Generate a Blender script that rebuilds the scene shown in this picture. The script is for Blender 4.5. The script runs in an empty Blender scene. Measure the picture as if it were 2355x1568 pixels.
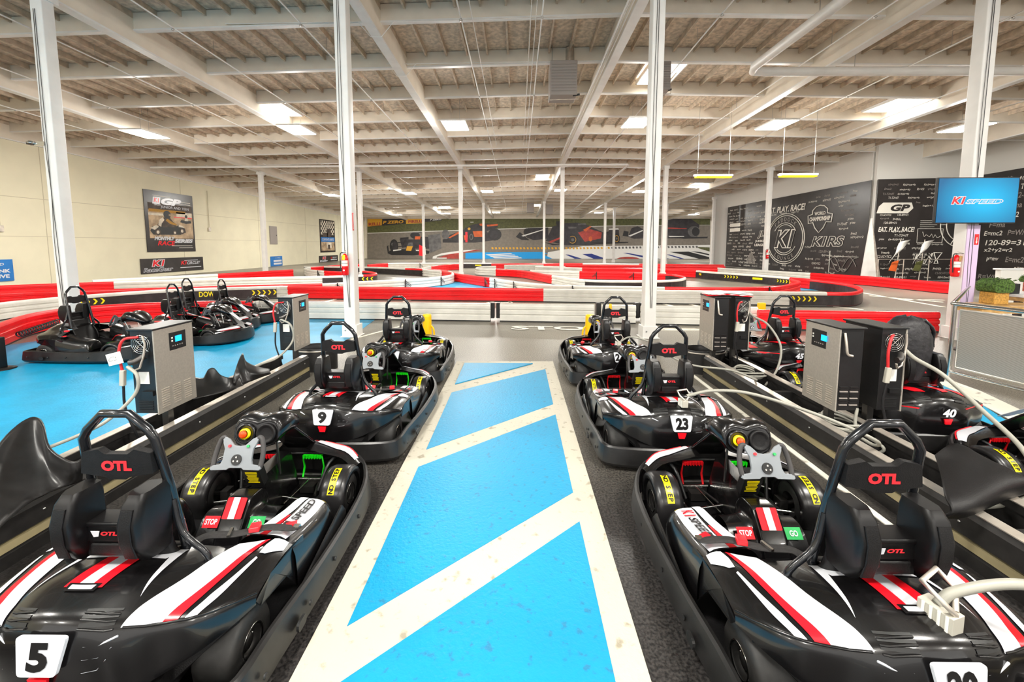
import bpy, bmesh, math, random
from mathutils import Vector, Matrix
random.seed(7)
S = bpy.context.scene
COL = S.collection
# ------------------------------------------------------------------ camera
F, PX, PY, CH = 950.0, 1170.0, 648.0, 1.82
YAW = math.atan((1190 - PX) / F)
PIT = math.atan((PY - 564) / F * math.cos(YAW))
cd = bpy.data.cameras.new('camera'); cam = bpy.data.objects.new('camera', cd); COL.objects.link(cam)
cd.sensor_width = 36.0; cd.sensor_fit = 'HORIZONTAL'
cd.lens = 36.0 * F / 2355.0
cd.shift_x = (2355 / 2 - PX) / 2355.0
cd.shift_y = -(784 - PY) / 2355.0
cd.clip_start = 0.05; cd.clip_end = 300
cam.location = (0, 0, CH)
cam.rotation_euler = (math.pi / 2 - PIT, 0, YAW)
S.camera = cam
# ------------------------------------------------------------------ world, exposure
w = bpy.data.worlds.new('world'); S.world = w; w.use_nodes = True
w.node_tree.nodes['Background'].inputs[0].default_value = (1.0, 0.97, 0.92, 1)
w.node_tree.nodes['Background'].inputs[1].default_value = 1.25
S.view_settings.view_transform = 'Standard'; S.view_settings.look = 'None'
S.view_settings.gamma = 1.0; S.view_settings.use_curve_mapping = False
S.view_settings.exposure = 0.52
LAMP_W = 330.0     # high bay lamp power (each)

# ------------------------------------------------------------------ pixel -> place helpers
_c, _s, _cp, _sp = math.cos(YAW), math.sin(YAW), math.cos(PIT), math.sin(PIT)
FW = (-_s * _cp, _c * _cp, -_sp); RT = (_c, _s, 0.0); UP = (-_s * _sp, _c * _sp, _cp)
def ray(x, y):
    a = (x - PX) / F; b = (PY - y) / F
    return [FW[i] + a * RT[i] + b * UP[i] for i in range(3)]
def gz(x, y, z=0.0):
    d = ray(x, y); t = (z - CH) / d[2]; return Vector((d[0] * t, d[1] * t, z))
def gy(x, y, Y):
    d = ray(x, y); t = Y / d[1]; return Vector((d[0] * t, Y, CH + d[2] * t))
def gx(x, y, X):
    d = ray(x, y); t = X / d[0]; return Vector((X, d[1] * t, CH + d[2] * t))

# ------------------------------------------------------------------ materials
def lin(c):
    c /= 255.0
    return c / 12.92 if c <= 0.04045 else ((c + 0.055) / 1.055) ** 2.4
def C3(r, g, b): return (lin(r), lin(g), lin(b), 1)
MATS = {}
def mat(name, rgb, rough=0.5, metal=0.0, noise=0.0, nscale=20.0, bump=0.0, bscale=60.0, emit=0.0, alpha=1.0, coat=0.0, spec=0.5, wear=None):
    m = bpy.data.materials.new(name); m.use_nodes = True; nt = m.node_tree
    b = nt.nodes['Principled BSDF']; col = C3(*rgb)
    b.inputs['Base Color'].default_value = col; b.inputs['Roughness'].default_value = rough
    b.inputs['Metallic'].default_value = metal; b.inputs['Specular IOR Level'].default_value = spec
    b.inputs['Coat Weight'].default_value = coat
    tc = nt.nodes.new('ShaderNodeTexCoord')
    if noise > 0 or wear:
        n = nt.nodes.new('ShaderNodeTexNoise'); n.inputs['Scale'].default_value = nscale; n.inputs['Detail'].default_value = 5
        nt.links.new(tc.outputs['Object'], n.inputs['Vector'])
        r = nt.nodes.new('ShaderNodeValToRGB')
        lo = [max(0, x * (1 - noise)) for x in col[:3]] + [1]; hi = [min(1, x * (1 + noise)) for x in col[:3]] + [1]
        if wear: lo = C3(*wear)
        r.color_ramp.elements[0].color = lo; r.color_ramp.elements[1].color = hi
        r.color_ramp.elements[0].position = 0.35 if not wear else 0.30; r.color_ramp.elements[1].position = 0.65 if not wear else 0.40
        nt.links.new(n.outputs['Fac'], r.inputs['Fac']); nt.links.new(r.outputs['Color'], b.inputs['Base Color'])
    if bump > 0:
        n2 = nt.nodes.new('ShaderNodeTexNoise'); n2.inputs['Scale'].default_value = bscale; n2.inputs['Detail'].default_value = 3
        nt.links.new(tc.outputs['Object'], n2.inputs['Vector'])
        bp = nt.nodes.new('ShaderNodeBump'); bp.inputs['Strength'].default_value = bump; bp.inputs['Distance'].default_value = 0.01
        nt.links.new(n2.outputs['Fac'], bp.inputs['Height']); nt.links.new(bp.outputs['Normal'], b.inputs['Normal'])
    if emit > 0:
        b.inputs['Emission Color'].default_value = col; b.inputs['Emission Strength'].default_value = emit
    MATS[name] = m
    return m
# building
mat('white_paint', (226, 224, 220), 0.45, noise=0.04, nscale=3)
mat('beam_paint', (224, 214, 198), 0.6, noise=0.05, nscale=2)
mat('deck_paint', (202, 186, 166), 0.8, noise=0.25, nscale=9)
mat('joist_paint', (192, 176, 156), 0.8, noise=0.2, nscale=6)
mat('wall_cream', (224, 218, 192), 0.7, noise=0.03, nscale=1.2)
mat('seam', (190, 182, 158), 0.8)
mat('wall_white', (230, 228, 222), 0.6)
mat('lilac_paint', (212, 190, 222), 0.5)
mat('board_black', (52, 48, 47), 0.28, noise=0.2, nscale=1.5)
mat('chalk', (232, 228, 218), 0.6)
mat('chalk_grey', (150, 144, 138), 0.6)
# paint on floor
mat('blue_floor', (0, 150, 196), 0.42, noise=0.10, nscale=2.5, bump=0.25, bscale=40)
mat('blue_path', (0, 140, 186), 0.45, wear=(40, 120, 160), nscale=26, bump=0.4, bscale=50)
mat('white_floor', (192, 186, 170), 0.7, wear=(150, 142, 124), nscale=14, bump=0.4, bscale=50)
mat('white_line', (226, 222, 208), 0.6, wear=(160, 152, 140), nscale=9)
# plastics
mat('red_plastic', (238, 18, 28), 0.33, noise=0.06, nscale=3)
mat('white_plastic', (214, 212, 204), 0.4, noise=0.06, nscale=4)
mat('black_band', (38, 32, 34), 0.35, noise=0.5, nscale=6)
mat('rail_dark', (22, 22, 22), 0.5)
mat('kart_black', (13, 12, 13), 0.24, noise=0.2, nscale=5, coat=0.3)
mat('kart_matte', (17, 16, 17), 0.5, spec=.3, noise=0.2, nscale=30, bump=0.15, bscale=220)
mat('guard_black', (30, 29, 29), 0.34, spec=.4, noise=0.35, nscale=7)
mat('seat_black', (14, 13, 14), 0.36, spec=.35, noise=0.2, nscale=12)
mat('hoop_black', (18, 20, 24), 0.22, coat=0.4)
mat('tyre', (30, 29, 28), 0.6, noise=0.2, nscale=40)
mat('fender_black', (30, 29, 30), 0.3)
mat('sticker_white', (212, 214, 220), 0.25)
mat('sticker_grey', (200, 202, 208), 0.28)
mat('sticker_red', (236, 22, 36), 0.28)
mat('sticker_black', (18, 17, 18), 0.3)
mat('letter_red', (240, 40, 50), 0.5)
mat('yellow', (250, 226, 0), 0.4)
mat('yellow_post', (252, 196, 0), 0.4)
mat('kill_red', (250, 70, 10), 0.3)
mat('wheel_grey', (128, 133, 138), 0.5)
mat('grip', (58, 56, 56), 0.6)
mat('green_metal', (30, 230, 30), 0.3, metal=0.3)
mat('red_metal', (210, 20, 28), 0.3, metal=0.3)
mat('green_sticker', (30, 160, 80), 0.4)
mat('steel', (190, 190, 188), 0.28, metal=1.0)
mat('chrome', (215, 214, 210), 0.18, metal=1.0)
mat('dark_steel', (90, 88, 86), 0.4, metal=0.9)
mat('silver_paint', (172, 166, 156), 0.35, metal=0.35, noise=0.06, nscale=60)
mat('alu', (205, 196, 184), 0.35, metal=0.6, noise=0.15, nscale=6)
mat('black_paint', (20, 20, 21), 0.4, noise=0.2, nscale=50)
mat('rail_black', (30, 28, 27), 0.55, noise=0.3, nscale=20)
mat('strip_tan', (150, 138, 104), 0.6, noise=0.25, nscale=3)
mat('hose_grey', (150, 148, 138), 0.45)
mat('cable_red', (200, 40, 44), 0.45)
mat('cable_black', (24, 24, 26), 0.45)
mat('connector', (178, 174, 162), 0.5)
mat('belt', (34, 32, 32), 0.8, noise=0.3, nscale=90)
mat('lcd_blue', (20, 160, 250), 0.3, emit=1.2)
mat('ext_red', (226, 16, 22), 0.25, coat=0.4)
mat('label_white', (232, 230, 222), 0.5)
mat('cover_cloth', (22, 20, 24), 0.55, noise=0.5, nscale=22, bump=0.8, bscale=18)
mat('hedge', (66, 92, 34), 0.9, noise=0.6, nscale=40, bump=1.0, bscale=50)
mat('wood', (178, 140, 84), 0.5, noise=0.25, nscale=12)
mat('planter_tan', (176, 132, 56), 0.7, noise=0.3, nscale=40)
mat('planter_brick', (164, 84, 66), 0.7, noise=0.3, nscale=30)
mat('table_white', (228, 230, 232), 0.3)
mat('lamp_glow', (255, 250, 232), 0.4, emit=26.0)
mat('tube_glow', (255, 250, 240), 0.4, emit=9.0)
mat('tube_amber', (250, 214, 20), 0.4, emit=1.0)
mat('sky_panel', (255, 252, 244), 0.4, emit=5.0)
mat('heater_grey', (150, 142, 136), 0.5)
mat('flyer', (236, 234, 230), 0.5)
def screen_mat():
    m = bpy.data.materials.new('screen_blue'); m.use_nodes = True; nt = m.node_tree; b = nt.nodes['Principled BSDF']
    tc = nt.nodes.new('ShaderNodeTexCoord'); mp = nt.nodes.new('ShaderNodeMapping')
    g = nt.nodes.new('ShaderNodeTexGradient'); g.gradient_type = 'SPHERICAL'
    mp.inputs['Location'].default_value = (-0.15, 0, 0); mp.inputs['Scale'].default_value = (1.1, 1.0, 1.6)
    r = nt.nodes.new('ShaderNodeValToRGB'); r.color_ramp.elements[0].color = C3(0, 92, 140); r.color_ramp.elements[1].color = C3(0, 190, 245)
    nt.links.new(tc.outputs['Object'], mp.inputs['Vector']); nt.links.new(mp.outputs[0], g.inputs[0]); nt.links.new(g.outputs['Fac'], r.inputs[0])
    b.inputs['Base Color'].default_value = (0, 0.02, 0.04, 1); b.inputs['Roughness'].default_value = 0.25
    nt.links.new(r.outputs[0], b.inputs['Emission Color']); b.inputs['Emission Strength'].default_value = 0.85
    MATS['screen_blue'] = m
screen_mat()
def mesh_mat():   # perforated metal: fine horizontal slots
    m = bpy.data.materials.new('perforated'); m.use_nodes = True; nt = m.node_tree; b = nt.nodes['Principled BSDF']
    tc = nt.nodes.new('ShaderNodeTexCoord'); wv = nt.nodes.new('ShaderNodeTexWave'); wv.bands_direction = 'Z'; wv.inputs['Scale'].default_value = 26
    r = nt.nodes.new('ShaderNodeValToRGB'); r.color_ramp.elements[0].color = C3(120, 112, 100); r.color_ramp.elements[1].color = C3(196, 190, 182)
    nt.links.new(tc.outputs['Object'], wv.inputs[0]); nt.links.new(wv.outputs['Fac'], r.inputs[0]); nt.links.new(r.outputs[0], b.inputs['Base Color'])
    b.inputs['Metallic'].default_value = 0.4; b.inputs['Roughness'].default_value = 0.4
    MATS['perforated'] = m
mesh_mat()
def floor_mat():
    m = bpy.data.materials.new('floor_grey'); m.use_nodes = True; nt = m.node_tree; b = nt.nodes['Principled BSDF']; N = nt.nodes.new; K = nt.links.new
    tc = N('ShaderNodeTexCoord')
    n1 = N('ShaderNodeTexNoise'); n1.inputs['Scale'].default_value = 0.35; n1.inputs['Detail'].default_value = 6
    n2 = N('ShaderNodeTexNoise'); n2.inputs['Scale'].default_value = 70; n2.inputs['Detail'].default_value = 4
    for n in (n1, n2): K(tc.outputs['Object'], n.inputs['Vector'])
    r1 = N('ShaderNodeValToRGB'); r1.color_ramp.elements[0].color = C3(96, 91, 84); r1.color_ramp.elements[1].color = C3(136, 131, 121)
    r1.color_ramp.elements[0].position = 0.3; r1.color_ramp.elements[1].position = 0.7
    r2 = N('ShaderNodeValToRGB'); r2.color_ramp.elements[0].color = (0.45, 0.45, 0.45, 1); r2.color_ramp.elements[1].color = (1.7, 1.68, 1.6, 1)
    r2.color_ramp.elements[0].position = 0.38; r2.color_ramp.elements[1].position = 0.62
    # the pit lane (worn rubber black) lies between the charging rails, near the camera end
    sx = N('ShaderNodeSeparateXYZ'); K(tc.outputs['Object'], sx.inputs[0])
    rm = N('ShaderNodeMapRange'); rm.inputs[1].default_value = 6.8; rm.inputs[2].default_value = 3.2; rm.inputs[3].default_value = 0.0; rm.inputs[4].default_value = 1.0
    ad = N('ShaderNodeMath'); ad.operation = 'ADD'; ml = N('ShaderNodeMath'); ml.operation = 'MULTIPLY'; ml.inputs[1].default_value = 1.2
    K(n1.outputs['Fac'], ml.inputs[0]); K(sx.outputs['Y'], ad.inputs[0]); K(ml.outputs[0], ad.inputs[1]); K(ad.outputs[0], rm.inputs[0])
    mx0 = N('ShaderNodeMixRGB'); mx0.inputs[2].default_value = C3(44, 42, 42); K(rm.outputs[0], mx0.inputs[0]); K(r1.outputs[0], mx0.inputs[1])
    K(n1.outputs['Fac'], r1.inputs[0]); K(n2.outputs['Fac'], r2.inputs[0])
    mx = N('ShaderNodeMixRGB'); mx.blend_type = 'MULTIPLY'; mx.inputs[0].default_value = 1.0
    K(mx0.outputs[0], mx.inputs[1]); K(r2.outputs[0], mx.inputs[2]); K(mx.outputs[0], b.inputs['Base Color'])
    b.inputs['Roughness'].default_value = 0.36
    bp = N('ShaderNodeBump'); bp.inputs['Strength'].default_value = 0.35; bp.inputs['Distance'].default_value = 0.004
    K(n2.outputs['Fac'], bp.inputs['Height']); K(bp.outputs[0], b.inputs['Normal'])
    MATS['floor_grey'] = m
floor_mat()

# ------------------------------------------------------------------ mesh builder
def catmull(pts, n, closed=False):
    pts = [Vector(p) for p in pts]; out = []; L = len(pts)
    segs = L if closed else L - 1
    for i in range(segs):
        p1, p2 = pts[i], pts[(i + 1) % L]
        p0 = pts[(i - 1) % L] if closed or i > 0 else p1 * 2 - p2
        p3 = pts[(i + 2) % L] if closed or i + 2 < L else p2 * 2 - p1
        for k in range(n):
            t = k / n
            out.append(0.5 * ((2 * p1) + (p2 - p0) * t + (2 * p0 - 5 * p1 + 4 * p2 - p3) * t * t + (3 * p1 - p0 - 3 * p2 + p3) * t ** 3))
    if not closed: out.append(pts[-1])
    return out
_tc = {}
def text_data(s, shear=0.0, bold=0.0, res=3):
    k = (s, shear, bold, res)
    if k in _tc: return _tc[k]
    cu = bpy.data.curves.new('t', 'FONT'); cu.body = s; cu.size = 1.0; cu.shear = shear; cu.offset = bold; cu.resolution_u = res
    cu.align_x = 'CENTER'; cu.align_y = 'CENTER'; cu.fill_mode = 'FRONT'
    ob = bpy.data.objects.new('t', cu); COL.objects.link(ob)
    dg = bpy.context.evaluated_depsgraph_get(); me = bpy.data.meshes.new_from_object(ob.evaluated_get(dg))
    vs = [v.co.copy() for v in me.vertices]; fs = [tuple(p.vertices) for p in me.polygons]
    bpy.data.objects.remove(ob); bpy.data.meshes.remove(me); bpy.data.curves.remove(cu)
    if vs:
        x0 = min(v.x for v in vs); x1 = max(v.x for v in vs); y0 = min(v.y for v in vs); y1 = max(v.y for v in vs)
        vs = [Vector((v.x - (x0 + x1) / 2, v.y - (y0 + y1) / 2, 0)) for v in vs]
        wh = (max(x1 - x0, 1e-4), max(y1 - y0, 1e-4))
    else: wh = (1, 1)
    _tc[k] = (vs, fs, wh); return _tc[k]
class MB:
    def __init__(s): s.v = []; s.f = []; s.m = []; s.sm = []; s.names = []
    def mi(s, n):
        if n not in s.names: s.names.append(n)
        return s.names.index(n)
    def add(s, vs, fs, m, smooth=False):
        o = len(s.v); s.v += [tuple(v) for v in vs]; k = s.mi(m)
        for f in fs: s.f.append(tuple(i + o for i in f)); s.m.append(k); s.sm.append(smooth)
        return s
    def box(s, c, d, m, rot=None, taper=1.0):
        c = Vector(c); hx, hy, hz = d[0] / 2, d[1] / 2, d[2] / 2
        vs = [Vector((x * hx * (taper if z > 0 else 1), y * hy * (taper if z > 0 else 1), z * hz)) for z in (-1, 1) for y in (-1, 1) for x in (-1, 1)]
        if rot is not None: vs = [rot @ v for v in vs]
        return s.add([v + c for v in vs], [(0, 2, 3, 1), (4, 5, 7, 6), (0, 1, 5, 4), (2, 6, 7, 3), (0, 4, 6, 2), (1, 3, 7, 5)], m)
    def prism(s, poly, axis, a, b, m, smooth=False):
        n = len(poly)
        def P(p, q): return (q, p[0], p[1]) if axis == 'x' else ((p[0], q, p[1]) if axis == 'y' else (p[0], p[1], q))
        vs = [P(p, a) for p in poly] + [P(p, b) for p in poly]
        s.add(vs, [tuple(range(n)), tuple(range(2 * n - 1, n - 1, -1))], m)
        return s.add(vs, [(i, (i + 1) % n, n + (i + 1) % n, n + i) for i in range(n)], m, smooth)
    def slab(s, poly, thick, m):          # arbitrary planar polygon given thickness along its normal
        poly = [Vector(p) for p in poly]; n = len(poly)
        nr = (poly[1] - poly[0]).cross(poly[2] - poly[0]).normalized() * thick
        vs = poly + [p - nr for p in poly]
        return s.add(vs, [tuple(range(n)), tuple(range(2 * n - 1, n - 1, -1))] + [(i, n + i, n + (i + 1) % n, (i + 1) % n) for i in range(n)], m)
    def tube(s, path, r, m, n=8, closed=False, caps=True, sq=None):
        path = [Vector(p) for p in path]; L = len(path); rings = []; up = Vector((0, 0, 1)); prev = None
        for i, p in enumerate(path):
            a = path[(i - 1) % L] if closed or i > 0 else p; b = path[(i + 1) % L] if closed or i < L - 1 else p
            t = (b - a); t = t.normalized() if t.length > 1e-9 else Vector((0, 0, 1))
            if prev is None:
                x = t.cross(up); x = x if x.length > 1e-3 else t.cross(Vector((1, 0, 0)))
            else: x = prev - t * prev.dot(t)
            x.normalize(); prev = x; y = t.cross(x)
            rr = r[i] if isinstance(r, (list, tuple)) else r
            rings.append([p + (x * math.cos(2 * math.pi * k / n) + y * math.sin(2 * math.pi * k / n)) * rr for k in range(n)])
        return s.loft(rings, m, closed, caps)
    def loft(s, rings, m, closed=False, caps=True, ringclosed=True, smooth=True):
        n = len(rings[0]); L = len(rings); vs = [v for r in rings for v in r]; fs = []
        for i in range(L if closed else L - 1):
            j = (i + 1) % L
            for k in range(n if ringclosed else n - 1):
                k2 = (k + 1) % n; fs.append((i * n + k, i * n + k2, j * n + k2, j * n + k))
        s.add(vs, fs, m, smooth)
        if caps and not closed and ringclosed:
            s.add(rings[0], [tuple(range(n - 1, -1, -1))], m); s.add(rings[-1], [tuple(range(n))], m)
        return s
    def lathe(s, prof, c, m, n=24, axis='z', cap=True):   # prof: (r, h)
        rings = []
        for r, h in prof:
            ring = []
            for k in range(n):
                a = 2 * math.pi * k / n; u, v = r * math.cos(a), r * math.sin(a)
                ring.append(Vector(c) + Vector({'z': (u, v, h), 'x': (h, u, v), 'y': (v, h, u)}[axis]))
            rings.append(ring)
        return s.loft(rings, m, False, cap)
    def text(s, t, o, xd, yd, h, m, shear=0.0, bold=0.0, width=None, lift=0.0):
        vs, fs, (w0, h0) = text_data(t, shear, bold)
        o = Vector(o); xd = Vector(xd).normalized(); yd = Vector(yd).normalized(); nd = xd.cross(yd)
        ky = h / h0; kx = (width / w0) if width else ky
        return s.add([o + xd * v.x * kx + yd * v.y * ky + nd * lift for v in vs], fs, m)
    def poly(s, pts, m): return s.add(pts, [tuple(range(len(pts)))], m)
    def build(s, name, parent=None, bevel=0.0, kind=None, label=None, segs=2):
        me = bpy.data.meshes.new(name); me.from_pydata(s.v, [], s.f)
        for n in s.names: me.materials.append(MATS[n])
        me.polygons.foreach_set('material_index', s.m); me.polygons.foreach_set('use_smooth', s.sm); me.update()
        o = bpy.data.objects.new(name, me); COL.objects.link(o)
        if parent: o.parent = parent
        if bevel:
            b = o.modifiers.new('bevel', 'BEVEL'); b.width = bevel; b.segments = segs; b.limit_method = 'ANGLE'; b.angle_limit = math.radians(40)
            o.modifiers.new('wn', 'WEIGHTED_NORMAL'); me.polygons.foreach_set('use_smooth', [True] * len(me.polygons))
        if kind: o['kind'] = kind
        if label: o['label'] = label
        return o
def thing(name, label, cat, loc=(0, 0, 0), rz=0.0, group=None):
    o = bpy.data.objects.new(name, None); COL.objects.link(o); o.location = loc; o.rotation_euler = (0, 0, rz)
    o['label'] = label; o['category'] = cat
    if group: o['group'] = group
    o.empty_display_size = 0.1
    return o
def tag(o, label, cat, group=None):
    o['label'] = label; o['category'] = cat
    if group: o['group'] = group
    return o
def copy_tree(o, parent=None):
    c = o.copy(); COL.objects.link(c); c.parent = parent
    for ch in list(KIDS(o)): copy_tree(ch, c)
    return c
def KIDS(o): return [x for x in bpy.data.objects if x.parent == o]
def struct(mb, name, **k): return mb.build(name, kind='structure', **k)
def rnd(poly, r=0.01, n=3):     # round the corners of a 2D polygon
    out = []; L = len(poly)
    for i in range(L):
        p = Vector(poly[i]); a = Vector(poly[i - 1]) - p; b = Vector(poly[(i + 1) % L]) - p
        ra = min(r, a.length * .45); rb = min(r, b.length * .45); a = p + a.normalized() * ra; b = p + b.normalized() * rb
        for k in range(n + 1):
            t = k / n; out.append(tuple(a * (1 - t) ** 2 + p * 2 * t * (1 - t) + b * t * t))
    return out
# ================================================================== SETTING
R0X, CS = 2.6, 5.93                       # roof ridge line, column spacing
def zg(x, y): return 6.90 - 0.026 * (y - 8.16) - 0.0208 * abs(x - R0X)     # girder underside
COLX = [R0X + CS * k for k in range(-4, 6)]
ROWS = [8.16, 24.4, 40.8]
WX0, WX1, YB = -21.1, 27.0, 57.0
# floor
b = MB(); b.box((3, 22, -0.05), (60, 84, 0.1), 'floor_grey'); struct(b, 'floor')
def floor_patch(name, poly, m, z=0.006, label=None):
    b = MB(); b.slab([(p[0], p[1], z) for p in poly], z + 0.001, m); return struct(b, name)
# ceiling : deck, joists, purlins, girders
YS = [-14 + 2.4 * k for k in range(30)]
b = MB()
for xa, xb in ((WX0 - 4, R0X), (R0X, WX1 + 2)):
    b.slab([(xa, -20, zg(xa, -20) + .74), (xb, -20, zg(xb, -20) + .74), (xb, 60, zg(xb, 60) + .74), (xa, 60, zg(xa, 60) + .74)], -0.08, 'deck_paint')
ceil = struct(b, 'ceiling')
b = MB()
x = WX0 - 3.5
while x < WX1 + 2:
    for (y0, y1) in ((-20, 20), (20, 60)):
        za, zb = zg(x, y0) + .645, zg(x, y1) + .645
        vs = [(x + sx, y, z + sz) for y, z in ((y0, za), (y1, zb)) for sx, sz in ((-.024, -.055), (.024, -.055), (.024, .09), (-.024, .09))]
        b.add(vs, [(0, 1, 5, 4), (1, 2, 6, 5), (3, 0, 4, 7)], 'joist_paint')
    x += CS / 10
b.build('joists', ceil, kind='stuff')
k = -4; PUR = []
while True:
    y = 10.2 + 2.33 * k; k += 1
    if y > YB - 0.3: break
    if y < -1: continue
    PUR.append(y)
    b = MB()
    for xa, xb in ((WX0 - 3, R0X), (R0X, WX1 + 1)):
        za, zb = zg(xa, y) + .33, zg(xb, y) + .33
        vs = [(xx, y + sy, zz + sz) for xx, zz in ((xa, za), (xb, zb)) for sy, sz in ((-.045, 0), (.045, 0), (.045, .40), (-.045, .40))]
        b.add(vs, [(0, 4, 5, 1), (1, 5, 6, 2), (3, 7, 4, 0)], 'beam_paint')
        b.add([(xx, y + sy, zz + sz) for xx, zz in ((xa, za), (xb, zb)) for sy, sz in ((-.065, -.02), (.065, -.02), (.065, .02), (-.065, .02))], [(0, 4, 5, 1), (1, 5, 6, 2), (2, 6, 7, 3), (3, 7, 4, 0)], 'white_paint')
    b.build('purlin', ceil)
for gxx in COLX:
    b = MB(); ya, yb = -16, YB
    vs = [(gxx + sx, y, zg(gxx, y) + sz) for y in (ya, yb) for sx, sz in ((-.1, 0), (.1, 0), (.1, .74), (-.1, .74))]
    b.add(vs, [(0, 1, 5, 4), (1, 2, 6, 5), (3, 0, 4, 7)], 'beam_paint')
    vs = [(gxx + sx, y, zg(gxx, y) + sz) for y in (ya, yb) for sx, sz in ((-.115, -.012), (.115, -.012), (.115, .03), (-.115, .03))]
    b.add(vs, [(0, 1, 5, 4), (1, 2, 6, 5), (2, 3, 7, 6), (3, 0, 4, 7)], 'white_paint')
    b.build('girder', ceil)
# walls
def wall_quad(name, p, m, th=-.15):
    b = MB(); b.slab(p, th, m); return struct(b, name)
wl = wall_quad('wall_left', [(WX0, -16, 0), (WX0, -16, 8), (WX0, YB, 7), (WX0, YB, 0)], 'wall_cream')
b = MB()
for z in (2.2, 3.85): b.box((WX0 + .004, 20, z), (.012, 74, .022), 'seam')
for y in (10.5, 18.2, 25.8, 33.5, 41, 48.6): b.box((WX0 + .004, y, 3.5), (.012, .022, 7), 'seam')
b.build('panel_joints', wl)
wf = wall_quad('wall_back', [(WX0, YB, 0), (WX0, YB, 7), (WX1, YB, 7), (WX1, YB, 0)], 'beam_paint')
wr = wall_quad('wall_right', [(18.1, 36.2, 0), (18.1, 36.2, 6.9), (18.1, 21.9, 7.2), (18.1, 21.9, 0)], 'wall_white')
wr2 = wall_quad('wall_front_right', [(18.1, 21.6, 0), (18.1, 21.6, 7.2), (23.2, 21.6, 7.2), (23.2, 21.6, 0)], 'wall_white')
wr3 = wall_quad('wall_side_right', [(23.2, 21.6, 0), (23.2, 21.6, 7.2), (23.2, -16, 8), (23.2, -16, 0)], 'wall_white')
wr4 = wall_quad('wall_return', [(16.9, 36.2, 0), (16.9, 36.2, 6.9), (18.1, 36.2, 6.9), (18.1, 36.2, 0)], 'wall_white')
# columns
def column(x, y, label, lil=False, wires=False):
    h = zg(x, y) + .02
    o = thing('column', label, 'column', (x, y, 0)); b = MB()
    hh = .115
    b.prism(rnd([(-hh, -hh), (hh, -hh), (hh, hh), (-hh, hh)], .02), 'z', 0.02, h, 'white_paint', True)
    b.build('shaft', o)
    b = MB(); b.box((0, 0, .12), (.30, .30, .24), 'white_paint'); b.box((0, 0, .008), (.36, .36, .016), 'white_paint')
    for sx in (-.08, .08): b.lathe([(0, -.165), (.016, -.165), (.016, -.15)], (sx, 0, .14), 'steel', 8, 'y')
    b.build('base_plate', o, bevel=.01)
    b = MB(); b.box((0, 0, h - .1), (.3, .34, .2), 'white_paint'); b.build('cap', o)
    if lil:
        b = MB(); b.box((0.01, -.122, 1.22), (.232, .014, 1.96), 'lilac_paint'); b.build('lilac_panel', o)
        b = MB(); b.box((.07, -.134, 1.93), (.075, .004, .2), 'ext_red'); b.slab([(.07 - .02, -.137, 1.89), (.07, -.137, 1.85), (.07 + .02, -.137, 1.89)], .001, 'label_white')
        b.box((.07, -.137, 1.93), (.012, .002, .08), 'label_white'); b.build('arrow_sign', o)
    if wires:
        for q in range(2):
            pts = [(-.04 + .03 * q, -.125, h - .4), (-.06 + .05 * q, -.13, 4), (-.02, -.128, 2.9), (-.05 + .06 * q, -.13, 1.8), (.0 + .02 * q, -.128, .6)]
            b = MB(); b.tube(catmull(pts, 6), .005, 'cable_black' if q else 'dark_steel', 5); b.build('wire', o)
    return o
names = {0: 'fourth', 1: 'third', 2: 'second', 3: 'first'}
cols1 = {1: 'white square column at left of the blue pit floor, with wires taped down it', 0: ''}
c_l = column(-9.12, 8.16, 'white square column at the far left behind the plain black kart, wires running down it', wires=True)
c_2 = column(-3.33, 8.16, 'white column carrying a fire extinguisher beside the far left charger', wires=True)
c_3 = column(2.6, 8.16, 'white column with a thin dark cable standing right of the far right kart', wires=True)
c_4 = column(8.6, 8.16, 'white and lilac column holding the blue television and a fire extinguisher', lil=True, wires=True)
L2 = {-3: 'white column in the second row nearest the left wall by a blue notice', -2: 'white column in the second row partly behind the extinguisher column',
      -1: 'white column rising from the middle blue triangle of floor', 0: 'white column in the second row just right of the mural centre',
      1: 'white column in the second row right behind the thin cable column', 2: 'white column in front of the black chalk wall with a small extinguisher'}
c2 = {}
for k_, lb in L2.items(): c2[k_] = column(R0X + CS * k_ + (0 if k_ > -3 else 0.1), 24.4, lb)
L3 = {-2: 'slim far column in front of the nearest mural racing car', -1: 'slim far column beside the blue painted mural shape', 0: 'slim far column left of the mural red car',
      1: 'slim far column right of the mural red car', 2: 'slim far column hidden mostly by the cable column'}
for k_, lb in L3.items(): column(R0X + CS * k_, 40.8, lb)
column(gz(1426, 606).x, 44.5, 'thinnest white far column just right of the mural red car')
column(16.75, 36.0, 'white far column at the right end of the racing mural')
# ------------------------------------------------------------------ floor paint
floor_patch('floor_paint_blue', [(-4.6, -3), (-3.45, -3), (-3.45, 5.75), (-3.28, 7.8), (-3.5, 10.0), (-7.2, 10.1), (-8.2, 9.1), (-8.95, 8.0), (-9.4, 7.0), (-9.9, 5.5), (-9.9, -3)], 'blue_floor')
floor_patch('floor_line_edge', [(-3.28, 7.75), (-3.22, 7.75), (-2.2, 10.0), (-2.3, 10.0)], 'white_line', .008)
floor_patch('floor_line_edge', [(-3.36, 5.8), (-3.27, 5.8), (-3.17, 7.8), (-3.26, 7.8)], 'white_line', .008)
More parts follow.
